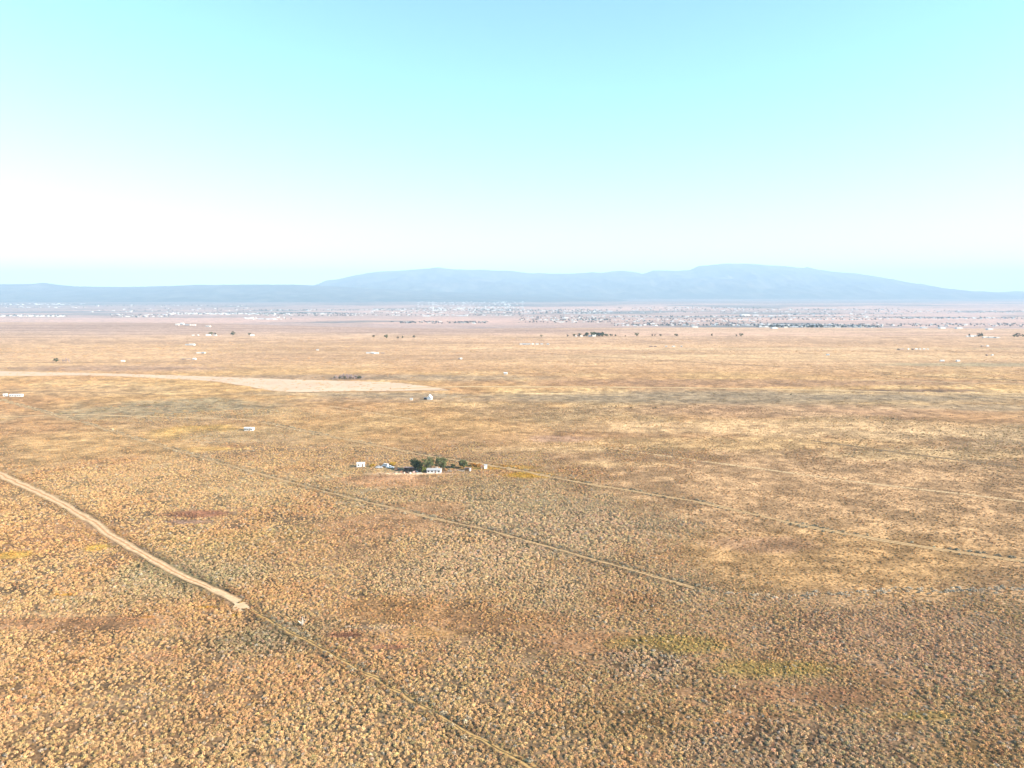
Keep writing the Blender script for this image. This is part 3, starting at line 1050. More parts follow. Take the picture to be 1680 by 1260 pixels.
def crown_mesh(name, seed, m, h, w, base, nclump, nleaf, leaf, squash=.8, tilt=0):
    """leaf clumps spread through a crown; gaps between the clumps stay open"""
    r = np.random.default_rng(seed)
    cz = (base + h) / 2
    hz = (h - base) / 2
    cs = []
    for _ in range(nclump):
        d = r.normal(0, 1, 3)
        d /= np.linalg.norm(d)
        k = r.uniform(.35, 1) ** .6
        cs.append((d[0] * w / 2 * k * .85, d[1] * w / 2 * k * .85, cz + d[2] * hz * k * .85, r.uniform(.5, 1)))
    cs = np.array(cs)
    n = nclump * nleaf
    idx = np.repeat(np.arange(nclump), nleaf)
    d = r.normal(0, 1, (n, 3))
    d /= np.linalg.norm(d, axis=1)[:, None]
    rad = (w * .5) * .36 * cs[idx, 3] * r.uniform(.45, 1.05, n)
    P = cs[idx, :3] + d * rad[:, None] * np.array([1, 1, squash])
    P[:, 2] = np.maximum(P[:, 2], base * .7)
    o = d + r.normal(0, .6, (n, 3)) + np.array([0, 0, .35])
    o /= np.linalg.norm(o, axis=1)[:, None]
    t = np.cross(o, r.normal(0, 1, (n, 3)))
    t /= np.linalg.norm(t, axis=1)[:, None]
    b = np.cross(o, t)
    s = (leaf * r.uniform(.6, 1.4, n))[:, None]
    V = np.stack([P - t * s * .6, P - b * s * .5, P + t * s * .6, P + b * s * .9], 1).reshape(-1, 3)
    Fq = np.arange(4 * n).reshape(n, 4)
    return fast_mesh(name, V, Fq, m), cs


def tree(name, label, cat, loc, h, w, seed, leaf='leaf_dark', group=None, base=.18, nclump=26, nleaf=90, lsize=.3, bark='bark', rz=0):
    r = tag(empty(name, loc, rz), label, cat, group)
    me, cs = crown_mesh('crown', seed, M[leaf], h, w, h * base, nclump, nleaf, lsize)
    link('crown', me, r)
    q = random.Random(seed)
    t = MB()
    hh = h * .5
    t.tube([(0, 0, -.2), (q.uniform(-.1, .1) * w * .1, 0, hh * .5), (q.uniform(-.2, .2), q.uniform(-.2, .2), hh)], [h * .045, h * .035, h * .022], 7)
    for k in range(0, min(len(cs), 9)):
        c = cs[k]
        z = hh * q.uniform(.35, .95)
        t.tube([(0, 0, z), (c[0] * .5, c[1] * .5, (z + c[2]) / 2 + .1), (c[0], c[1], c[2])], [h * .018, h * .012, h * .005], 5)
    t.build('trunk', M[bark], r)
    return r


def spread_copy(proto, loc, rz, s, label=None, group=None, cat=None):
    c = copy_tree(proto)
    c.location = loc
    c.rotation_euler = (0, 0, rz)
    c.scale = (s, s, s) if not isinstance(s, tuple) else s
    if label: c['label'] = label
    if cat: c['category'] = cat
    if group: c['group'] = group
    elif 'group' in c: del c['group']
    return c


def P(u, v, dz=0):
    x, y, z = gp(u, v)
    return (x, y, z + dz)


def keep(u, v, r):
    x, y, _ = gp(u, v)
    KEEP_OUT.append((x, y, r))


# ------------------------------------------------------------------ the homestead among trees
house('farmhouse', 'long low white house with a pale metal roof in front of the homestead trees', 'house', P(712.5, 775, 0), 9.2, 4.6, 2.2, .7, R(-3), 'white', 'metal_roof', 3, True, True)
house('storage_trailer', 'white box trailer standing alone at the left end of the homestead', 'trailer', P(592, 765.5), 5.4, 2.6, 2.4, 0, R(6), 'white', 'white', 1, True)
house('small_shed', 'tiny white shed at the right end of the homestead', 'shed', P(796.5, 768.5), 2.0, 2.0, 2.2, 0, R(10), 'white', 'metal_roof', 0, False)
house('shed_shadow_block', 'dark block standing in for the shadow just left of the tiny white shed', 'shed_shadow_block', P(790.5, 769), 1.4, 1.5, 2.0, .4, R(5), 'dark', 'rust', 0, True)  # dark hut shape added in place of the small shed's cast shadow
for (u, v, r_) in ((712, 773, 8), (592, 764, 5), (794, 767, 4), (670, 772, 9), (632, 766, 8), (768, 770, 7), (655, 771, 5), (690, 775, 7)):
    keep(u, v, r_)

# open shed with faded roof
sh = tag(empty('open_shed', P(671, 772.5), R(-6)), 'open sided shed with a faded pinkish roof left of the white house', 'shed')
MB().box((0, 0, 2.55), (6.6, 4.2, .16), tilt=R(-9)).build('roof', M['pink_roof'], sh)
for x in (-3.1, 0, 3.1):
    for y in (-1.8, 1.8):
        MB().box((x, y, 1.1), (.16, .16, 2.6)).build('post', M['wood'], sh)
MB().box((0, 1.95, 1.15), (6.4, .08, 2.3)).build('back_wall', M['rust'], sh)
MB().box((-3.2, 0, 1.0), (.08, 3.6, 2.0)).build('side_wall', M['rust'], sh)

low = tag(empty('lean_to', P(768, 770.5), R(4)), 'low ruined lean-to with pale sheet roof right of the dark green bush', 'shed')
MB().box((0, 0, 1.25), (5.2, 3.0, .12), tilt=R(-14)).build('roof', M['pink_roof'], low)
for x in (-2.4, 2.4):
    MB().box((x, -1.3, .45), (.15, .15, 1.2)).build('post', M['wood'], low)
MB().box((0, 1.3, .65), (5.0, .08, 1.3)).build('back_wall', M['wood'], low)
tank = tag(empty('water_tank', P(771, 772.5)), 'small upright white tank in front of the ruined lean-to', 'tank')
MB().tube([(0, 0, -.1), (0, 0, 1.5)], [.65, .65], 14).build('body', M['white'], tank)
MB().tube([(0, 0, 1.5), (0, 0, 1.75), (0, 0, 1.8)], [.65, .3, .1], 14).build('lid', M['offwhite'], tank)

car('parked_car', 'pale grey car parked broadside, leftmost of the vehicles left of the shed', 'car', P(622, 768), R(4), 'silver_paint')
car('parked_van', 'white van standing highest of the three vehicles left of the shed', 'van', P(632, 765.5), R(160), 'white_paint', 'van')
car('pickup_truck', 'white pickup truck parked nearest the homestead shed', 'truck', P(640, 768), R(-12), 'white_paint', 'pickup')
wr = car('dark_clutter', 'dark low clutter in a rusty car shape beside the pink roofed shed', 'car', P(652, 771), R(8), 'rust')  # dark low clutter given the shape of a car

for i, (u, v, rz, w, h) in enumerate([(658, 775, .3, 1.8, .9), (663, 776.5, 1.1, 1.4, .7), (668, 775.5, -.4, 2.2, 1.1), (673, 777, .7, 1.2, .8), (679, 776, .1, 1.6, 1.2), (684, 774.5, -.8, 1.5, .8), (650, 775.5, .5, 1.6, .6)]):
    o = MB().box((0, 0, h / 2 - .05), (w, w * .7, h), tilt=.06, taper=.9)
    o.box((w * .2, w * .1, h + .05), (w * 1.1, .25, .08), rz=.5, tilt=.2)
    ob = o.build('scrap_crate', M[('rust', 'pink_roof', 'dark', 'offwhite', 'pink_roof', 'offwhite', 'wood')[i]])
    ob.location = P(u, v)
    ob.rotation_euler = (0, 0, rz)
    tag(ob, 'weathered scrap crate lying among junk in front of the pink roofed shed', 'crate', 'scrap crates in front of the open shed')
for i, (u, v) in enumerate([(705.5, 767.3), (715, 768), (719, 768.5)]):
    ob = MB().tube([(0, 0, -.1), (0, 0, 3.4 - i * .5)], [.1, .08], 6)
    if i == 0: ob.box((0, 0, 4.0), (1.5, 1.3, 1.3), taper=.9)
    else: ob.box((0, 0, 3.3 - i * .5), (.5, .1, .3))
    ob = ob.build('tank_post' if i == 0 else 'yard_post', M['white'])
    ob.location = P(u, v)
    if i == 0: tag(ob, 'small white tank raised on a post behind the roof of the white house', 'tank')
    else: tag(ob, 'slim white post behind the white house, between the two big trees', 'post', 'white posts behind the house')

for (lab, u, v, h, w, leaf, sd_) in [
    ('dark green shade tree, leftmost of the homestead trees', 681, 771, 8.4, 8.4, 'leaf_dark', 1),
    ('broad grey green tree in the middle of the homestead, left of the white house', 700, 772.5, 10.2, 12.0, 'leaf_olive', 2),
    ('round grey green tree behind the right end of the white house', 723.5, 771.5, 10.0, 11.0, 'leaf_olive', 3),
    ('small olive tree standing apart right of the dark green bush', 760.5, 768, 6.4, 7.2, 'leaf_olive', 5)]:
    tree('shade_tree', lab, 'tree', P(u, v), h, w, sd_, leaf, 'homestead trees', .12, 34, 150, .26)
tree('shade_tree', 'very dark tree between the shed roof and the middle tree of the homestead', 'tree', P(688, 773.5), 6.6, 6.4, 11, 'leaf_dark', 'homestead trees', .1, 24, 130, .26)
for (lab, u, v, h, w, leaf, sd_) in [
    ('yellow green bush at the left corner of the white house', 695.5, 775, 4.2, 4.6, 'leaf_lime', 4),
    ('small dark green bush between the round tree and the lean-to', 742, 768.5, 3.2, 4.0, 'leaf_dark', 6),
    ('golden yellow bush behind the white pickup truck', 645, 763.5, 2.6, 5.5, 'leaf_gold', 7),
    ('golden bush between the white box trailer and the grey car', 611, 766, 2.2, 4.5, 'leaf_gold', 8),
    ('wide orange bush behind the lean-to', 777, 764.5, 2.4, 6.0, 'leaf_orange', 9),
    ('orange bush left of the tiny white shed', 786, 765.5, 2.2, 4.0, 'leaf_orange', 10)]:
    tree('bush', lab, 'bush', P(u, v), h, w, sd_, leaf, None, .02, 18, 70, .25)
q_ = random.Random(77)
for i, (u, v, l) in enumerate([(688, 778, 3.5), (730, 776.5, 4.5), (738, 774.5, 3), (748, 773, 3.4), (757, 774, 4)]):
    fe = MB()
    for k in range(4):
        fe.box((-l / 2 + l * k / 3, 0, .6), (.12, .12, 1.4))
    fe.box((0, -.08, .4), (l, .05, .12)).box((0, -.08, .8), (l, .05, .12)).box((0, -.08, 1.15), (l, .05, .12))
    fo = fe.build('yard_fence', M['wood'] if i % 2 else M['offwhite'])
    fo.location = P(u, v)
    fo.rotation_euler = (0, 0, R(q_.uniform(-25, 25)))
    tag(fo, ['short pale rail fence below the shed, left of the white house', 'weathered rail fence just right of the white house', 'short pale fence panel between the white house and the dark green bush', 'weathered fence panel in front of the small dark green bush', 'pale fence panel left of the ruined lean-to'][i], 'fence')
ds = MB()
q_ = random.Random(5)
for k in range(22):
    a = q_.uniform(0, 6.28)
    l = q_.uniform(1.2, 2.6)
    ds.tube([(0, 0, 0), (math.cos(a) * l * .4, math.sin(a) * l * .4, l * .6), (math.cos(a) * l * .7, math.sin(a) * l * .7, l)], [.09, .06, .02], 4)
ds = ds.build('dead_shrub', mat('bleached_wood', (.75, .68, .6), .9, .1))
ds.location = P(496, 1026)
tag(ds, 'bleached leafless shrub beside the overgrown track below the end of the dirt road', 'shrub')

# ------------------------------------------------------------------ lone buildings on the plain
house('cabin', 'white cabin standing alone on the plain at the end of a faint track', 'house', P(409, 706), 7.4, 4.2, 2.3, .5, R(-4), 'white', 'white', 3, True)
house('mobile_home', 'long white mobile home near the left edge of the photo', 'mobile home', P(27, 650.5), 13.5, 4.2, 2.4, .5, R(3), 'white', 'white', 4, True)
house('utility_shed', 'small white shed just left of the long mobile home', 'shed', P(9, 650), 3.6, 3.3, 2.4, .5, R(3), 'white', 'white', 1, False)
house('gable_house', 'small steep roofed white house alone below the pale field tip', 'house', P(705, 655.5), 5.4, 5.0, 2.6, 2.8, R(80), 'white', 'white', 1, True)
house('dark_left_part', 'low dark block against the left side of the steep roofed white house', 'shelter', P(698.5, 655), 4.2, 3.0, 1.7, 0, R(5), 'dark', 'pink_roof', 0, False)  # dark left part of the steep roofed house, built as a closed low block
house('hut', 'little pale hut left of the steep roofed white house', 'hut', P(675, 656.5), 2.8, 2.6, 1.9, .5, 0, 'offwhite', 'metal_roof', 0, False)

M['far_white'] = mat('sun_bleached_white', (.78, .75, .7), .8, .2)
SMALL = [  # u, v(base), length m, height m, walls, label
    (202, 593.5, 6, 3.0, 'white', 'tiny white building alone on the plain right of the bare trees'),
    (306.5, 566.5, 6, 3.2, 'offwhite', 'smaller left building of the white pair above the ruined huts'),
    (315, 566.5, 14, 4, 'white', 'longer right building of the white pair above the ruined huts'),
    (326, 579.5, 9, 2.5, 'offwhite', 'faint pale building on the pale road above the ruined huts'),
    (334, 579.5, 8, 2.5, 'offwhite', 'faint pale building right of its twin on the pale road'),
    (301, 590, 5, 2.5, 'wood', 'small brown hut, left of the row of ruined huts'),
    (310, 590, 9, 2.6, 'tan_wall', 'tan hut in the middle of the row of ruined huts'),
    (319, 590, 6, 3.4, 'white', 'pale hut at the right end of the row of ruined huts'),
    (521, 575, 5, 3, 'offwhite', 'tiny pale building between the white pair and the cluster of sheds'),
    (604, 580, 8, 3, 'offwhite', 'pale shed at the left end of the shed cluster on the pale road'),
    (612, 580, 9, 3.6, 'white', 'bright white shed in the middle of the shed cluster on the pale road'),
    (619, 580.5, 7, 3, 'white', 'white shed right of the brightest one in the shed cluster'),
    (628, 580, 8, 2.2, 'wood', 'low brown shed at the right end of the shed cluster on the pale road'),
    (756.5, 589.5, 4.5, 3.2, 'white', 'tiny white building with a dark hut on its left on the open plain'),
    (753, 589.5, 2.6, 2.6, 'dark', 'dark hut touching the left of a tiny white building on the plain'),
    (829.5, 614, 5.5, 3.4, 'white', 'tiny white building alone above the grey green drainage'),
    (1358, 583, 6, 3, 'offwhite', 'tiny pale building alone between the thin dark road and the dotted row'),
    (1545.5, 593, 7, 3, 'white', 'left one of two tiny white buildings above the olive strip at right'),
    (1571.5, 593, 6, 3, 'white', 'right one of two tiny white buildings above the olive strip at right'),
    (1619, 583.5, 4, 3, 'dark', 'small dark hut above the two tiny white buildings at right'),
    (1628, 583.5, 4, 3, 'offwhite', 'small pale hut right of the dark hut near the right edge'),
    (1612, 568.5, 7, 2.6, 'wood', 'brown shed below the farmstead near the right edge'),
    (1620, 568.5, 5, 3.4, 'white', 'white hut touching the brown shed below the farmstead near the right edge'),
]
for (u, x_) in zip((855, 861, 867, 874, 881, 889, 899), (7, 9, 10, 5, 8, 6, 6)):
    SMALL.append((u, 565.5, x_, 3.2, ('white', 'offwhite')[u % 2], None))
ROWLAB = ['leftmost of the row of white buildings left below the big dark grove', 'second from left in the row of white buildings below the big dark grove', 'widest building in the row of white buildings below the big dark grove',
          'narrow building in the middle of the row below the big dark grove', 'third from right in the row of white buildings below the big dark grove', 'second from right in the row of white buildings below the big dark grove', 'detached right end building of the white row below the big dark grove']
j = 0
for i, s_ in enumerate(SMALL):
    if s_[5] is None:
        SMALL[i] = s_[:5] + (ROWLAB[j],)
        j += 1
for (u, l, w_, lab) in [(1068, 8, 'wood', 'brown hut at the left end of the faint row right of the big dark grove'), (1075, 7, 'wood', 'second brown hut from the left in the faint row right of the big dark grove'), (1093, 5, 'offwhite', 'pale hut in the middle of the faint row right of the big dark grove'), (1105, 7, 'offwhite', 'longer pale hut in the faint row right of the big dark grove'), (1118, 4, 'offwhite', 'rightmost pale hut of the faint row right of the big dark grove')]:
    SMALL.append((u, 569, l, 2.6, w_, lab))
for (u, l, w_, lab) in [(1478, 14, 'wood', 'long low brown shed left of the dotted row at right'), (1490, 3.5, 'white', 'leftmost white building of the dotted row at right'), (1497, 4, 'dark', 'dark hut between white ones at the left of the dotted row'), (1503, 5, 'white', 'white building in the middle of the dotted row at right'), (1509, 4, 'offwhite', 'pale building right of the middle in the dotted row'), (1516, 4, 'white', 'white building at the right of the dotted row'), (1522, 3, 'offwhite', 'pale hut at the far right end of the dotted row')]:
    SMALL.append((u, 573.8, l, 3.2, w_, lab))
for (u, v, l, h, w_, lab) in [(317, 550.5, 7, 3, 'offwhite', 'faint pale hut at the left end of the farmstead row on the left rise'), (325, 550.5, 5, 3, 'white', 'tiny white hut second from the left on the left rise'), (342, 550.7, 14, 4.5, 'white', 'big white barn among trees on the left rise'), (353, 550.7, 9, 3, 'white', 'low white building right of the big barn on the left rise'), (360, 550.5, 7, 2.5, 'pink_roof', 'reddish low building right of the barn trees on the left rise'),
                           (414, 551, 12, 4, 'white', 'white barn at the right end of the left rise, right of the lone big tree'),
                           (291, 533.5, 14, 6, 'white', 'white building at the left of the row on the far left ridge'), (299, 533, 16, 9, 'white', 'tall white building on the far left ridge'), (308, 533.7, 24, 4, 'offwhite', 'long pale building right of the tall one on the far left ridge'), (318, 534, 16, 4, 'white', 'low pale building fourth in the row on the far left ridge'), (342, 536, 18, 4, 'white', 'pale building alone at the right end of the far left ridge row'),
                           (945, 552.5, 5, 3.4, 'white', 'small white building left of the green trees in the big grove'), (954, 552.5, 7, 3.4, 'white', 'white building at the left part of the big grove'), (968, 552, 9, 4, 'white', 'white building in the middle of the big grove, left one'), (974.5, 552.2, 11, 6.5, 'white', 'tall white barn in the middle of the big grove'),
                           (1587, 552.5, 6, 3, 'white', 'tiny white hut at the left end of the right edge farmstead'), (1594, 552.5, 10, 4.5, 'white', 'white house left of the tree at the right edge farmstead'), (1600.5, 552, 8, 4, 'white', 'white house touching the tree at the right edge farmstead'), (1616, 554, 14, 3, 'white', 'low white building right of the tree at the right edge farmstead'), (1626, 554.3, 14, 3.4, 'white', 'second low white building right of the tree at the right edge farmstead'), (1636, 554.5, 12, 3, 'offwhite', 'rightmost low pale building of the right edge farmstead')]:
    SMALL.append((u, v, l, h, w_, lab))
q_ = random.Random(9)
for (u, v, l, h, wl, lab) in SMALL:
    W_ = min(l * .7, 8)
    house('far_building', lab, 'building', P(u, v), l * .9, W_ * .9, h * .6, h * .28, R(q_.uniform(-12, 20)), 'far_white' if wl == 'white' else wl, 'far_white' if wl == 'white' else ('metal_roof' if wl == 'offwhite' else 'wood'), 0, False, False, 'far buildings on the plain')

# ------------------------------------------------------------------ far lone trees
protoF = [tree('far_tree', 'proto', 'tree', (0, 0, 0), 8, 8.5, 60 + k, ('leaf_dark', 'leaf_olive', 'leaf_town')[k % 3], None, .08, 14, 40, .6) for k in range(4)]
FT = [(613, 554, 6.5, 'leftmost of the five lone trees left of the pale town'), (634, 555, 9.5, 'largest of the five lone trees on the plain'), (652.5, 555.5, 5, 'small tree third of the five lone trees'), (660, 555, 6, 'fourth of the five lone trees, right of the small one'), (679, 555, 7, 'rightmost of the five lone trees on the plain'),
      (346.5, 550, 9, 'tree over the big white barn on the left rise'), (352, 550, 7, 'tree right of the big white barn on the left rise'), (382, 550.5, 11, 'lone big tree between the two farmsteads of the left rise'), (409.5, 550.5, 7, 'tree touching the left of the white barn at the right of the left rise'),
      (888, 552.5, 5, 'small lone tree left of the big dark grove'), (931, 552.5, 6, 'small tree just left of the big dark grove'), (1010, 552, 6, 'small brown tree just right of the big dark grove'), (1026, 552.5, 3.5, 'tiny bush between the big grove and the round lone tree'), (1044.5, 551.5, 9, 'round lone tree right of the big dark grove'),
      (1070, 551.5, 5, 'left one of two low trees right of the round lone tree'), (1075, 551.5, 5, 'right one of two low trees right of the round lone tree'), (1083.5, 552, 6, 'tree third to the right of the round lone tree'), (1109, 551.5, 6.5, 'wide lone tree in the middle of the open stretch'), (1111, 551.7, 5, 'smaller tree touching the wide lone tree on its right'),
      (1168.5, 551.5, 6.5, 'narrow lone tree between the wide lone tree and the last pair'), (1208, 552, 5, 'small left tree of the last pair before the right side'), (1216, 551.8, 8, 'large right tree of the last pair before the right side'),
      (1605, 552.5, 9, 'tree left of centre at the right edge farmstead'), (1609.5, 552.5, 10, 'tallest tree of the right edge farmstead'), (1590, 552, 6, 'small tree at the left end of the right edge farmstead'), (1664, 553, 7, 'first of the trees at the very right edge'), (1670, 553, 10, 'tallest of the trees at the very right edge'), (1677, 553, 7, 'last of the trees at the very right edge'),
      (92, 594.8, 7, 'dense leaning tree, left of the bare tree group on the left plain')]
for i, (u, v, h, lab) in enumerate(FT):
    spread_copy(protoF[i % 4], P(u, v), q_.uniform(0, 6.28), (h / 8 * q_.uniform(1.15, 1.4), h / 8 * q_.uniform(1.15, 1.4), h / 8 * 1.15), lab, 'lone trees on the far plain', 'tree')
# the big grove
for i in range(34):
    u = q_.choice([q_.uniform(940, 962), q_.uniform(958, 985), q_.uniform(972, 996), q_.uniform(980, 1006)])
    h = q_.uniform(6, 10) * (1.25 if 972 < u < 990 else 1) * (.65 if u > 997 else 1)
    spread_copy(protoF[i % 4], P(u, q_.uniform(550.6, 552.2)), q_.uniform(0, 6.28), h / 8, 'dark tree in the big grove around the tall white barn', 'trees of the big grove', 'tree')

# small dark bushes on the middle plain
pb = tree('dark_bush', 'proto', 'bush', (0, 0, 0), 1.6, 2.0, 81, 'leaf_dark', None, .02, 6, 30, .3)
for (u, v, s_, lab) in [(999, 668, .8, 'faint pale bush, leftmost of the dark specks below the drainage'), (1004, 667.5, .8, 'second from left of the dark specks below the drainage'), (1011, 667.5, 1.2, 'darkest speck of a bush below the drainage, left group'), (1035.5, 670, 1.2, 'dark bush alone in the middle below the drainage'), (1076, 670, 1.1, 'dark bush at the right below the drainage'), (1072, 670.5, .9, 'small bush touching the right dark bush below the drainage'), (1465, 687.5, 1, 'tiny dark bush at the right below the olive strip'), (1297, 648, 1.2, 'dark bush on the grey green drainage at right')]:
    spread_copy(pb, P(u, v), q_.uniform(0, 6), s_, lab, 'dark bushes on the middle plain', 'bush')

# bare pinkish trees in the drainage, and the bare pair at left
protoB = [tree('bare_tree', 'proto', 'tree', (0, 0, 0), 7, 6, 90 + k, 'twig_pink', None, .05, 14, 34, .3, 'pale_bark') for k in range(3)]
for i in range(30):
    u = 546 + 50 * (i + .5) / 30 + q_.uniform(-2, 2)
    k = math.exp(-((u - 570) / 20) ** 2)
    if i % 5 == 2 or (586 < u < 592):
        spread_copy(protoF[0], P(u, q_.uniform(620.5, 622.5)), q_.uniform(0, 6), .5, 'dark tree among the bare pinkish trees beyond the pale field', 'dark trees among the bare grove', 'tree')
    else:
        spread_copy(protoB[i % 3], P(u, q_.uniform(619.5, 622.8)), q_.uniform(0, 6), .45 + .55 * k, 'bare pinkish tree in the grove beyond the pale field', 'bare trees of the grove beyond the field', 'tree')
for (u, v, s_, lab) in [(104, 595, 1.0, 'bare tree, left of the three thin ones on the left plain'), (108, 595, 1.3, 'tallest of the three thin bare trees on the left plain'), (114, 595, 1.1, 'right one of the three thin bare trees on the left plain')]:
    spread_copy(protoB[1], P(u, v), q_.uniform(0, 6), (s_ * .7, s_ * .7, s_), lab, 'thin bare trees', 'tree')

# ------------------------------------------------------------------ the town in the basin
def town_house_mesh(k):
    q = random.Random(300 + k)
    L, W, H = q.uniform(12, 20), q.uniform(9, 13), q.uniform(3.2, 4.6)
    b = MB().box((0, 0, H / 2 - .5), (L, W, H + 1))
    rh = q.uniform(.9, 1.7)
    m2 = MB()
    o = .5
    b2 = [(-L / 2 - o, -W / 2 - o, H), (L / 2 + o, -W / 2 - o, H), (L / 2 + o, 0, H + rh), (-L / 2 - o, 0, H + rh), (L / 2 + o, W / 2 + o, H), (-L / 2 - o, W / 2 + o, H)]
    n = len(b.v)
    b.add(b2, [(0, 1, 2, 3), (3, 2, 4, 5), (1, 4, 2), (0, 3, 5), (0, 5, 4, 1)])
    for x in (-L * .3, 0, L * .3):
        b.box((x, -W / 2 - .05, 1.8), (1.6, .12, 1.5))
    me = b.mesh('town_house', M[('far_white', 'white', 'offwhite', 'tan_wall', 'white', 'offwhite')[k]])
    me.materials.append(M[('white', 'white', 'metal_roof', 'pink_roof', 'white', 'offwhite')[k]])
    me.materials.append(M['glass'])
    for p in me.polygons:
        vi = min(p.vertices)
        if vi >= n and vi < n + 6: p.material_index = 1
        elif vi >= n + 6: p.material_index = 2
    return me


TH = [town_house_mesh(k) for k in range(6)]
TT = []
for k in range(4):
    me, _cs = crown_mesh('town_tree', 400 + k, M['leaf_town'], 9, 11, .6, 8, 16, 1.7)
    TT.append(me)

# u0, u1, v0, v1, houses, trees, brightness of walls, words
TOWN = [
    (278, 480, 513, 520.5, 120, 70, 'the dense left strip of the town above the grey ridge'),
    (180, 285, 516, 521, 16, 20, 'the thin scatter between the left edge and the dense left strip'),
    (0, 110, 516, 524, 40, 24, 'the pale cluster at the left edge above the ridge'),
    (390, 480, 521, 524.5, 8, 2, 'the bright row of the left town just above the ridge'),
    (0, 140, 497, 507, 24, 14, 'the faint far scatter at the left below the mesa'),
    (150, 420, 496, 513, 14, 30, 'the empty haze between the mesa and the left strip'),
    (420, 600, 509, 519, 44, 90, 'the wooded middle of the town left of centre'),
    (600, 860, 507, 519.5, 110, 150, 'the crowded centre of the town'),
    (680, 860, 490, 508, 120, 40, 'the bright far slope above the town centre'),
    (600, 1130, 489, 494, 60, 10, 'the foothill suburb below the mountains'),
    (640, 800, 528, 534, 10, 46, 'the near line of trees in front of the town centre'),
    (850, 1000, 504, 516, 44, 80, 'the spread of trees right of the town centre'),
    (1000, 1260, 503, 514, 30, 50, 'the thin band right of centre, below the foothills'),
    (850, 1010, 519, 534, 50, 70, 'the scattered ranches in front of the town, right of centre'),
    (1000, 1260, 519, 536, 110, 120, 'the dense scatter of ranches beyond the plain right of centre'),
    (1240, 1450, 524, 537.5, 90, 110, 'the dense tree dotted suburb on the right side'),
    (1260, 1480, 503, 523, 44, 56, 'the hazy upper band of the right side suburb'),
    (1450, 1690, 508, 526, 44, 70, 'the sparse far ranches at the right edge'),
    (1450, 1690, 530, 539, 16, 30, 'the near strip by the green field at the right edge'),
]
allh, allt = [], []
for ci_, (u0, u1, v0, v1, nh, nt_, words) in enumerate(TOWN):
    # houses gather along a few streets (rows), as in the photograph
    rows_ = [q_.uniform(v0, v1) for _ in range(max(2, int((v1 - v0) / 2.2)))]
    for (n, arr) in ((int(nh * (2.6 if v0 < 508 else 1.9)), allh), (int(nt_ * 2.8), allt)):
        for _ in range(n):
            v = q_.choice(rows_) + q_.gauss(0, .5)
            u = q_.uniform(u0, u1) if q_.random() < .5 else min(max(q_.choice([u0 + (u1 - u0) * f for f in (.2, .45, .7, .85)]) + q_.gauss(0, (u1 - u0) * .06), u0), u1)
            p = P(u, v)
            if p[1] > 20500: continue
            if p[1] < 2600: continue
            arr.append((p[1], p, words))
allh.sort(key=lambda e: e[0])
allt.sort(key=lambda e: e[0])
for (arr, meshes, nm, cat, desc) in ((allh, TH, 'town_house', 'house', 'small pale roofed house in '), (allt, TT, 'town_tree', 'tree', 'small dark tree in ')):
    for i, (d, p, words) in enumerate(arr[:270]):
        o = link(nm, meshes[q_.randrange(len(meshes))])
        o.location = p
        o.rotation_euler = (0, 0, R(q_.choice([0, 0, 90, 10, -15])) + q_.uniform(-.2, .2))
        s_ = q_.uniform(.8, 1.25) * (1 + .2 * sstep(5000, 12000, d))
        o.scale = (s_, s_, s_ * q_.uniform(.85, 1.1))
        tag(o, desc + words, cat, ('houses of ' if cat == 'house' else 'trees of ') + words)
    VV, FF, off = [], [], 0
    MI = []
    for (d, p, words) in arr[270:]:
        me = meshes[q_.randrange(len(meshes))]
        s_ = q_.uniform(.8, 1.3) * (1 + .5 * sstep(5000, 13000, d))
        a = q_.uniform(-.3, .3)
        mx = Matrix.Translation(p) @ Matrix.Rotation(a, 4, 'Z') @ Matrix.Scale(float(s_), 4)
        VV += [tuple(mx @ v.co) for v in me.vertices]
        for pl in me.polygons:
            FF.append(tuple(i + off for i in pl.vertices))
            MI.append(pl.material_index)
        off += len(me.vertices)
    if VV:
        me2 = bpy.data.meshes.new('distant_' + nm)
        me2.from_pydata(VV, [], FF)
        for m_ in meshes[0].materials: me2.materials.append(m_)
        me2.polygons.foreach_set('material_index', MI)
        o = link('distant_' + nm + 's', me2)
        tag(o, 'far %ss of the town fading into the haze below the mountains' % cat, cat, kind='stuff')

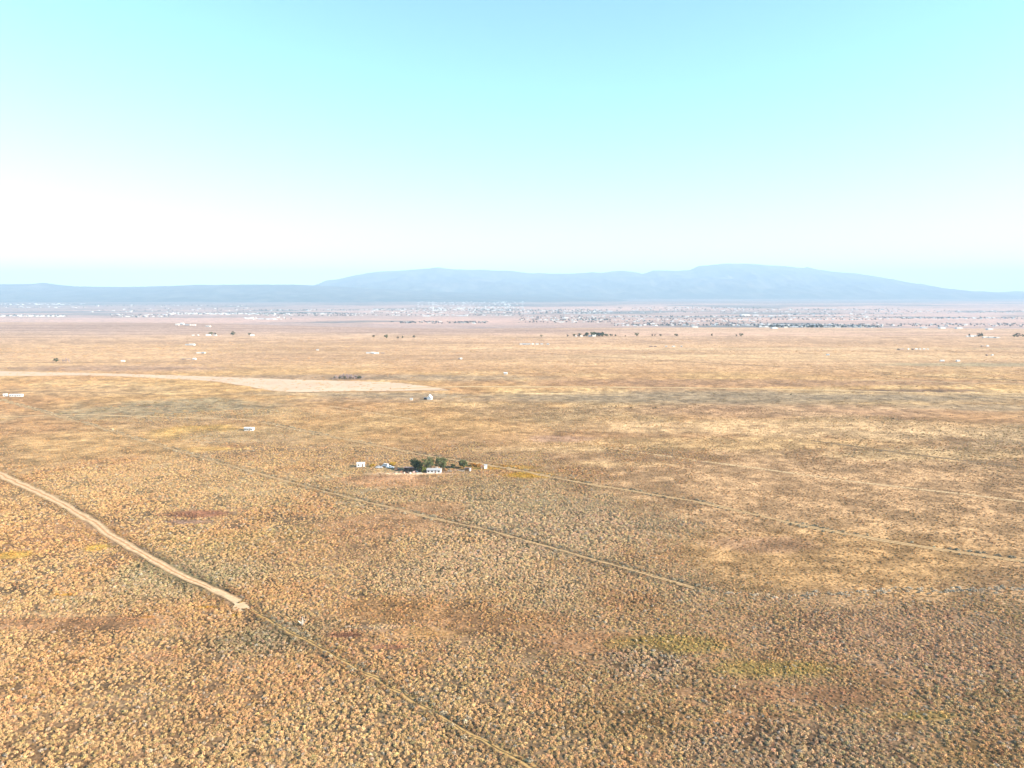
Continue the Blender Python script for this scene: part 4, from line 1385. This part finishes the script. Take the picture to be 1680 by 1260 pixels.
for (u, v, l, w_, h, lab) in [(437, 523.8, 170, 40, 7, 'very long low white building just above the grey ridge, left of centre'), (408, 522.5, 70, 30, 6, 'white hall left of the very long low white building'), (1222, 517.5, 110, 45, 12, 'large bright white block alone right of centre'), (1240, 517.6, 60, 40, 9, 'smaller white block right of the large bright one'), (948, 493.8, 260, 80, 16, 'wide white hall far off right of the town centre'),
                           (1000, 511, 90, 40, 9, 'white hall right of the wooded town, below the foothills'), (700, 519, 90, 35, 8, 'long white hall at the near edge of the town centre'), (760, 518.5, 110, 35, 8, 'longest white hall at the near edge of the town centre'), (1140, 537.5, 24, 14, 5, 'white barn at the near edge of the ranches, right of centre'), (1270, 539, 22, 14, 5, 'white barn at the near left corner of the right side suburb'),
                           (1515, 538.8, 24, 14, 5, 'left one of the four white barns by the green field'), (1545, 539.2, 22, 14, 5, 'second of the four white barns by the green field'), (1573, 539.4, 24, 14, 5, 'third of the four white barns by the green field'), (1623, 541, 20, 12, 4, 'rightmost of the four white barns by the green field'), (1265, 519, 60, 30, 9, 'white shed between the white block and the right suburb')]:
    h *= .8
    l *= .8
    b = MB().box((0, 0, h / 2 - 1), (l, w_, h + 2)).box((0, 0, h + .4), (l + 2, w_ + 2, .8)).box((l * .2, 0, h + 1.5), (l * .1, w_ * .3, 1.6)).build('white_hall', M['white'])
    for x in np.linspace(-.42, .42, 7):
        pass
    b.location = P(u, v)
    b.rotation_euler = (0, 0, R(q_.uniform(-4, 8)))
    tag(b, lab, 'hall', 'large white buildings of the basin')

# remove the prototypes that only served as sources
def drop(o):
    for c_ in list(o.children):
        drop(c_)
    bpy.data.objects.remove(o)


for o in protoF + protoB + [pb]:
    drop(o)


build_shrubs()


# ------------------------------------------------------------------ haze
def build_haze():
    m = bpy.data.materials.new('haze')
    m.use_nodes = True
    nt = m.node_tree
    nt.nodes.clear()
    out = nt.nodes.new('ShaderNodeOutputMaterial')
    pv = nt.nodes.new('ShaderNodeVolumePrincipled')
    pv.inputs['Density'].default_value = HAZE_DENSITY
    pv.inputs['Color'].default_value = (*HAZE_COLOR, 1)
    pv.inputs['Anisotropy'].default_value = 0.0
    nt.links.new(pv.outputs[0], out.inputs['Volume'])
    b = MB()
    z0, z1 = -131, 1330
    b.box((0, 0, (z0 + z1) / 2), (82000, 82000, z1 - z0))
    o = b.build('haze', m)
    tag(o, kind='stuff')


build_haze()
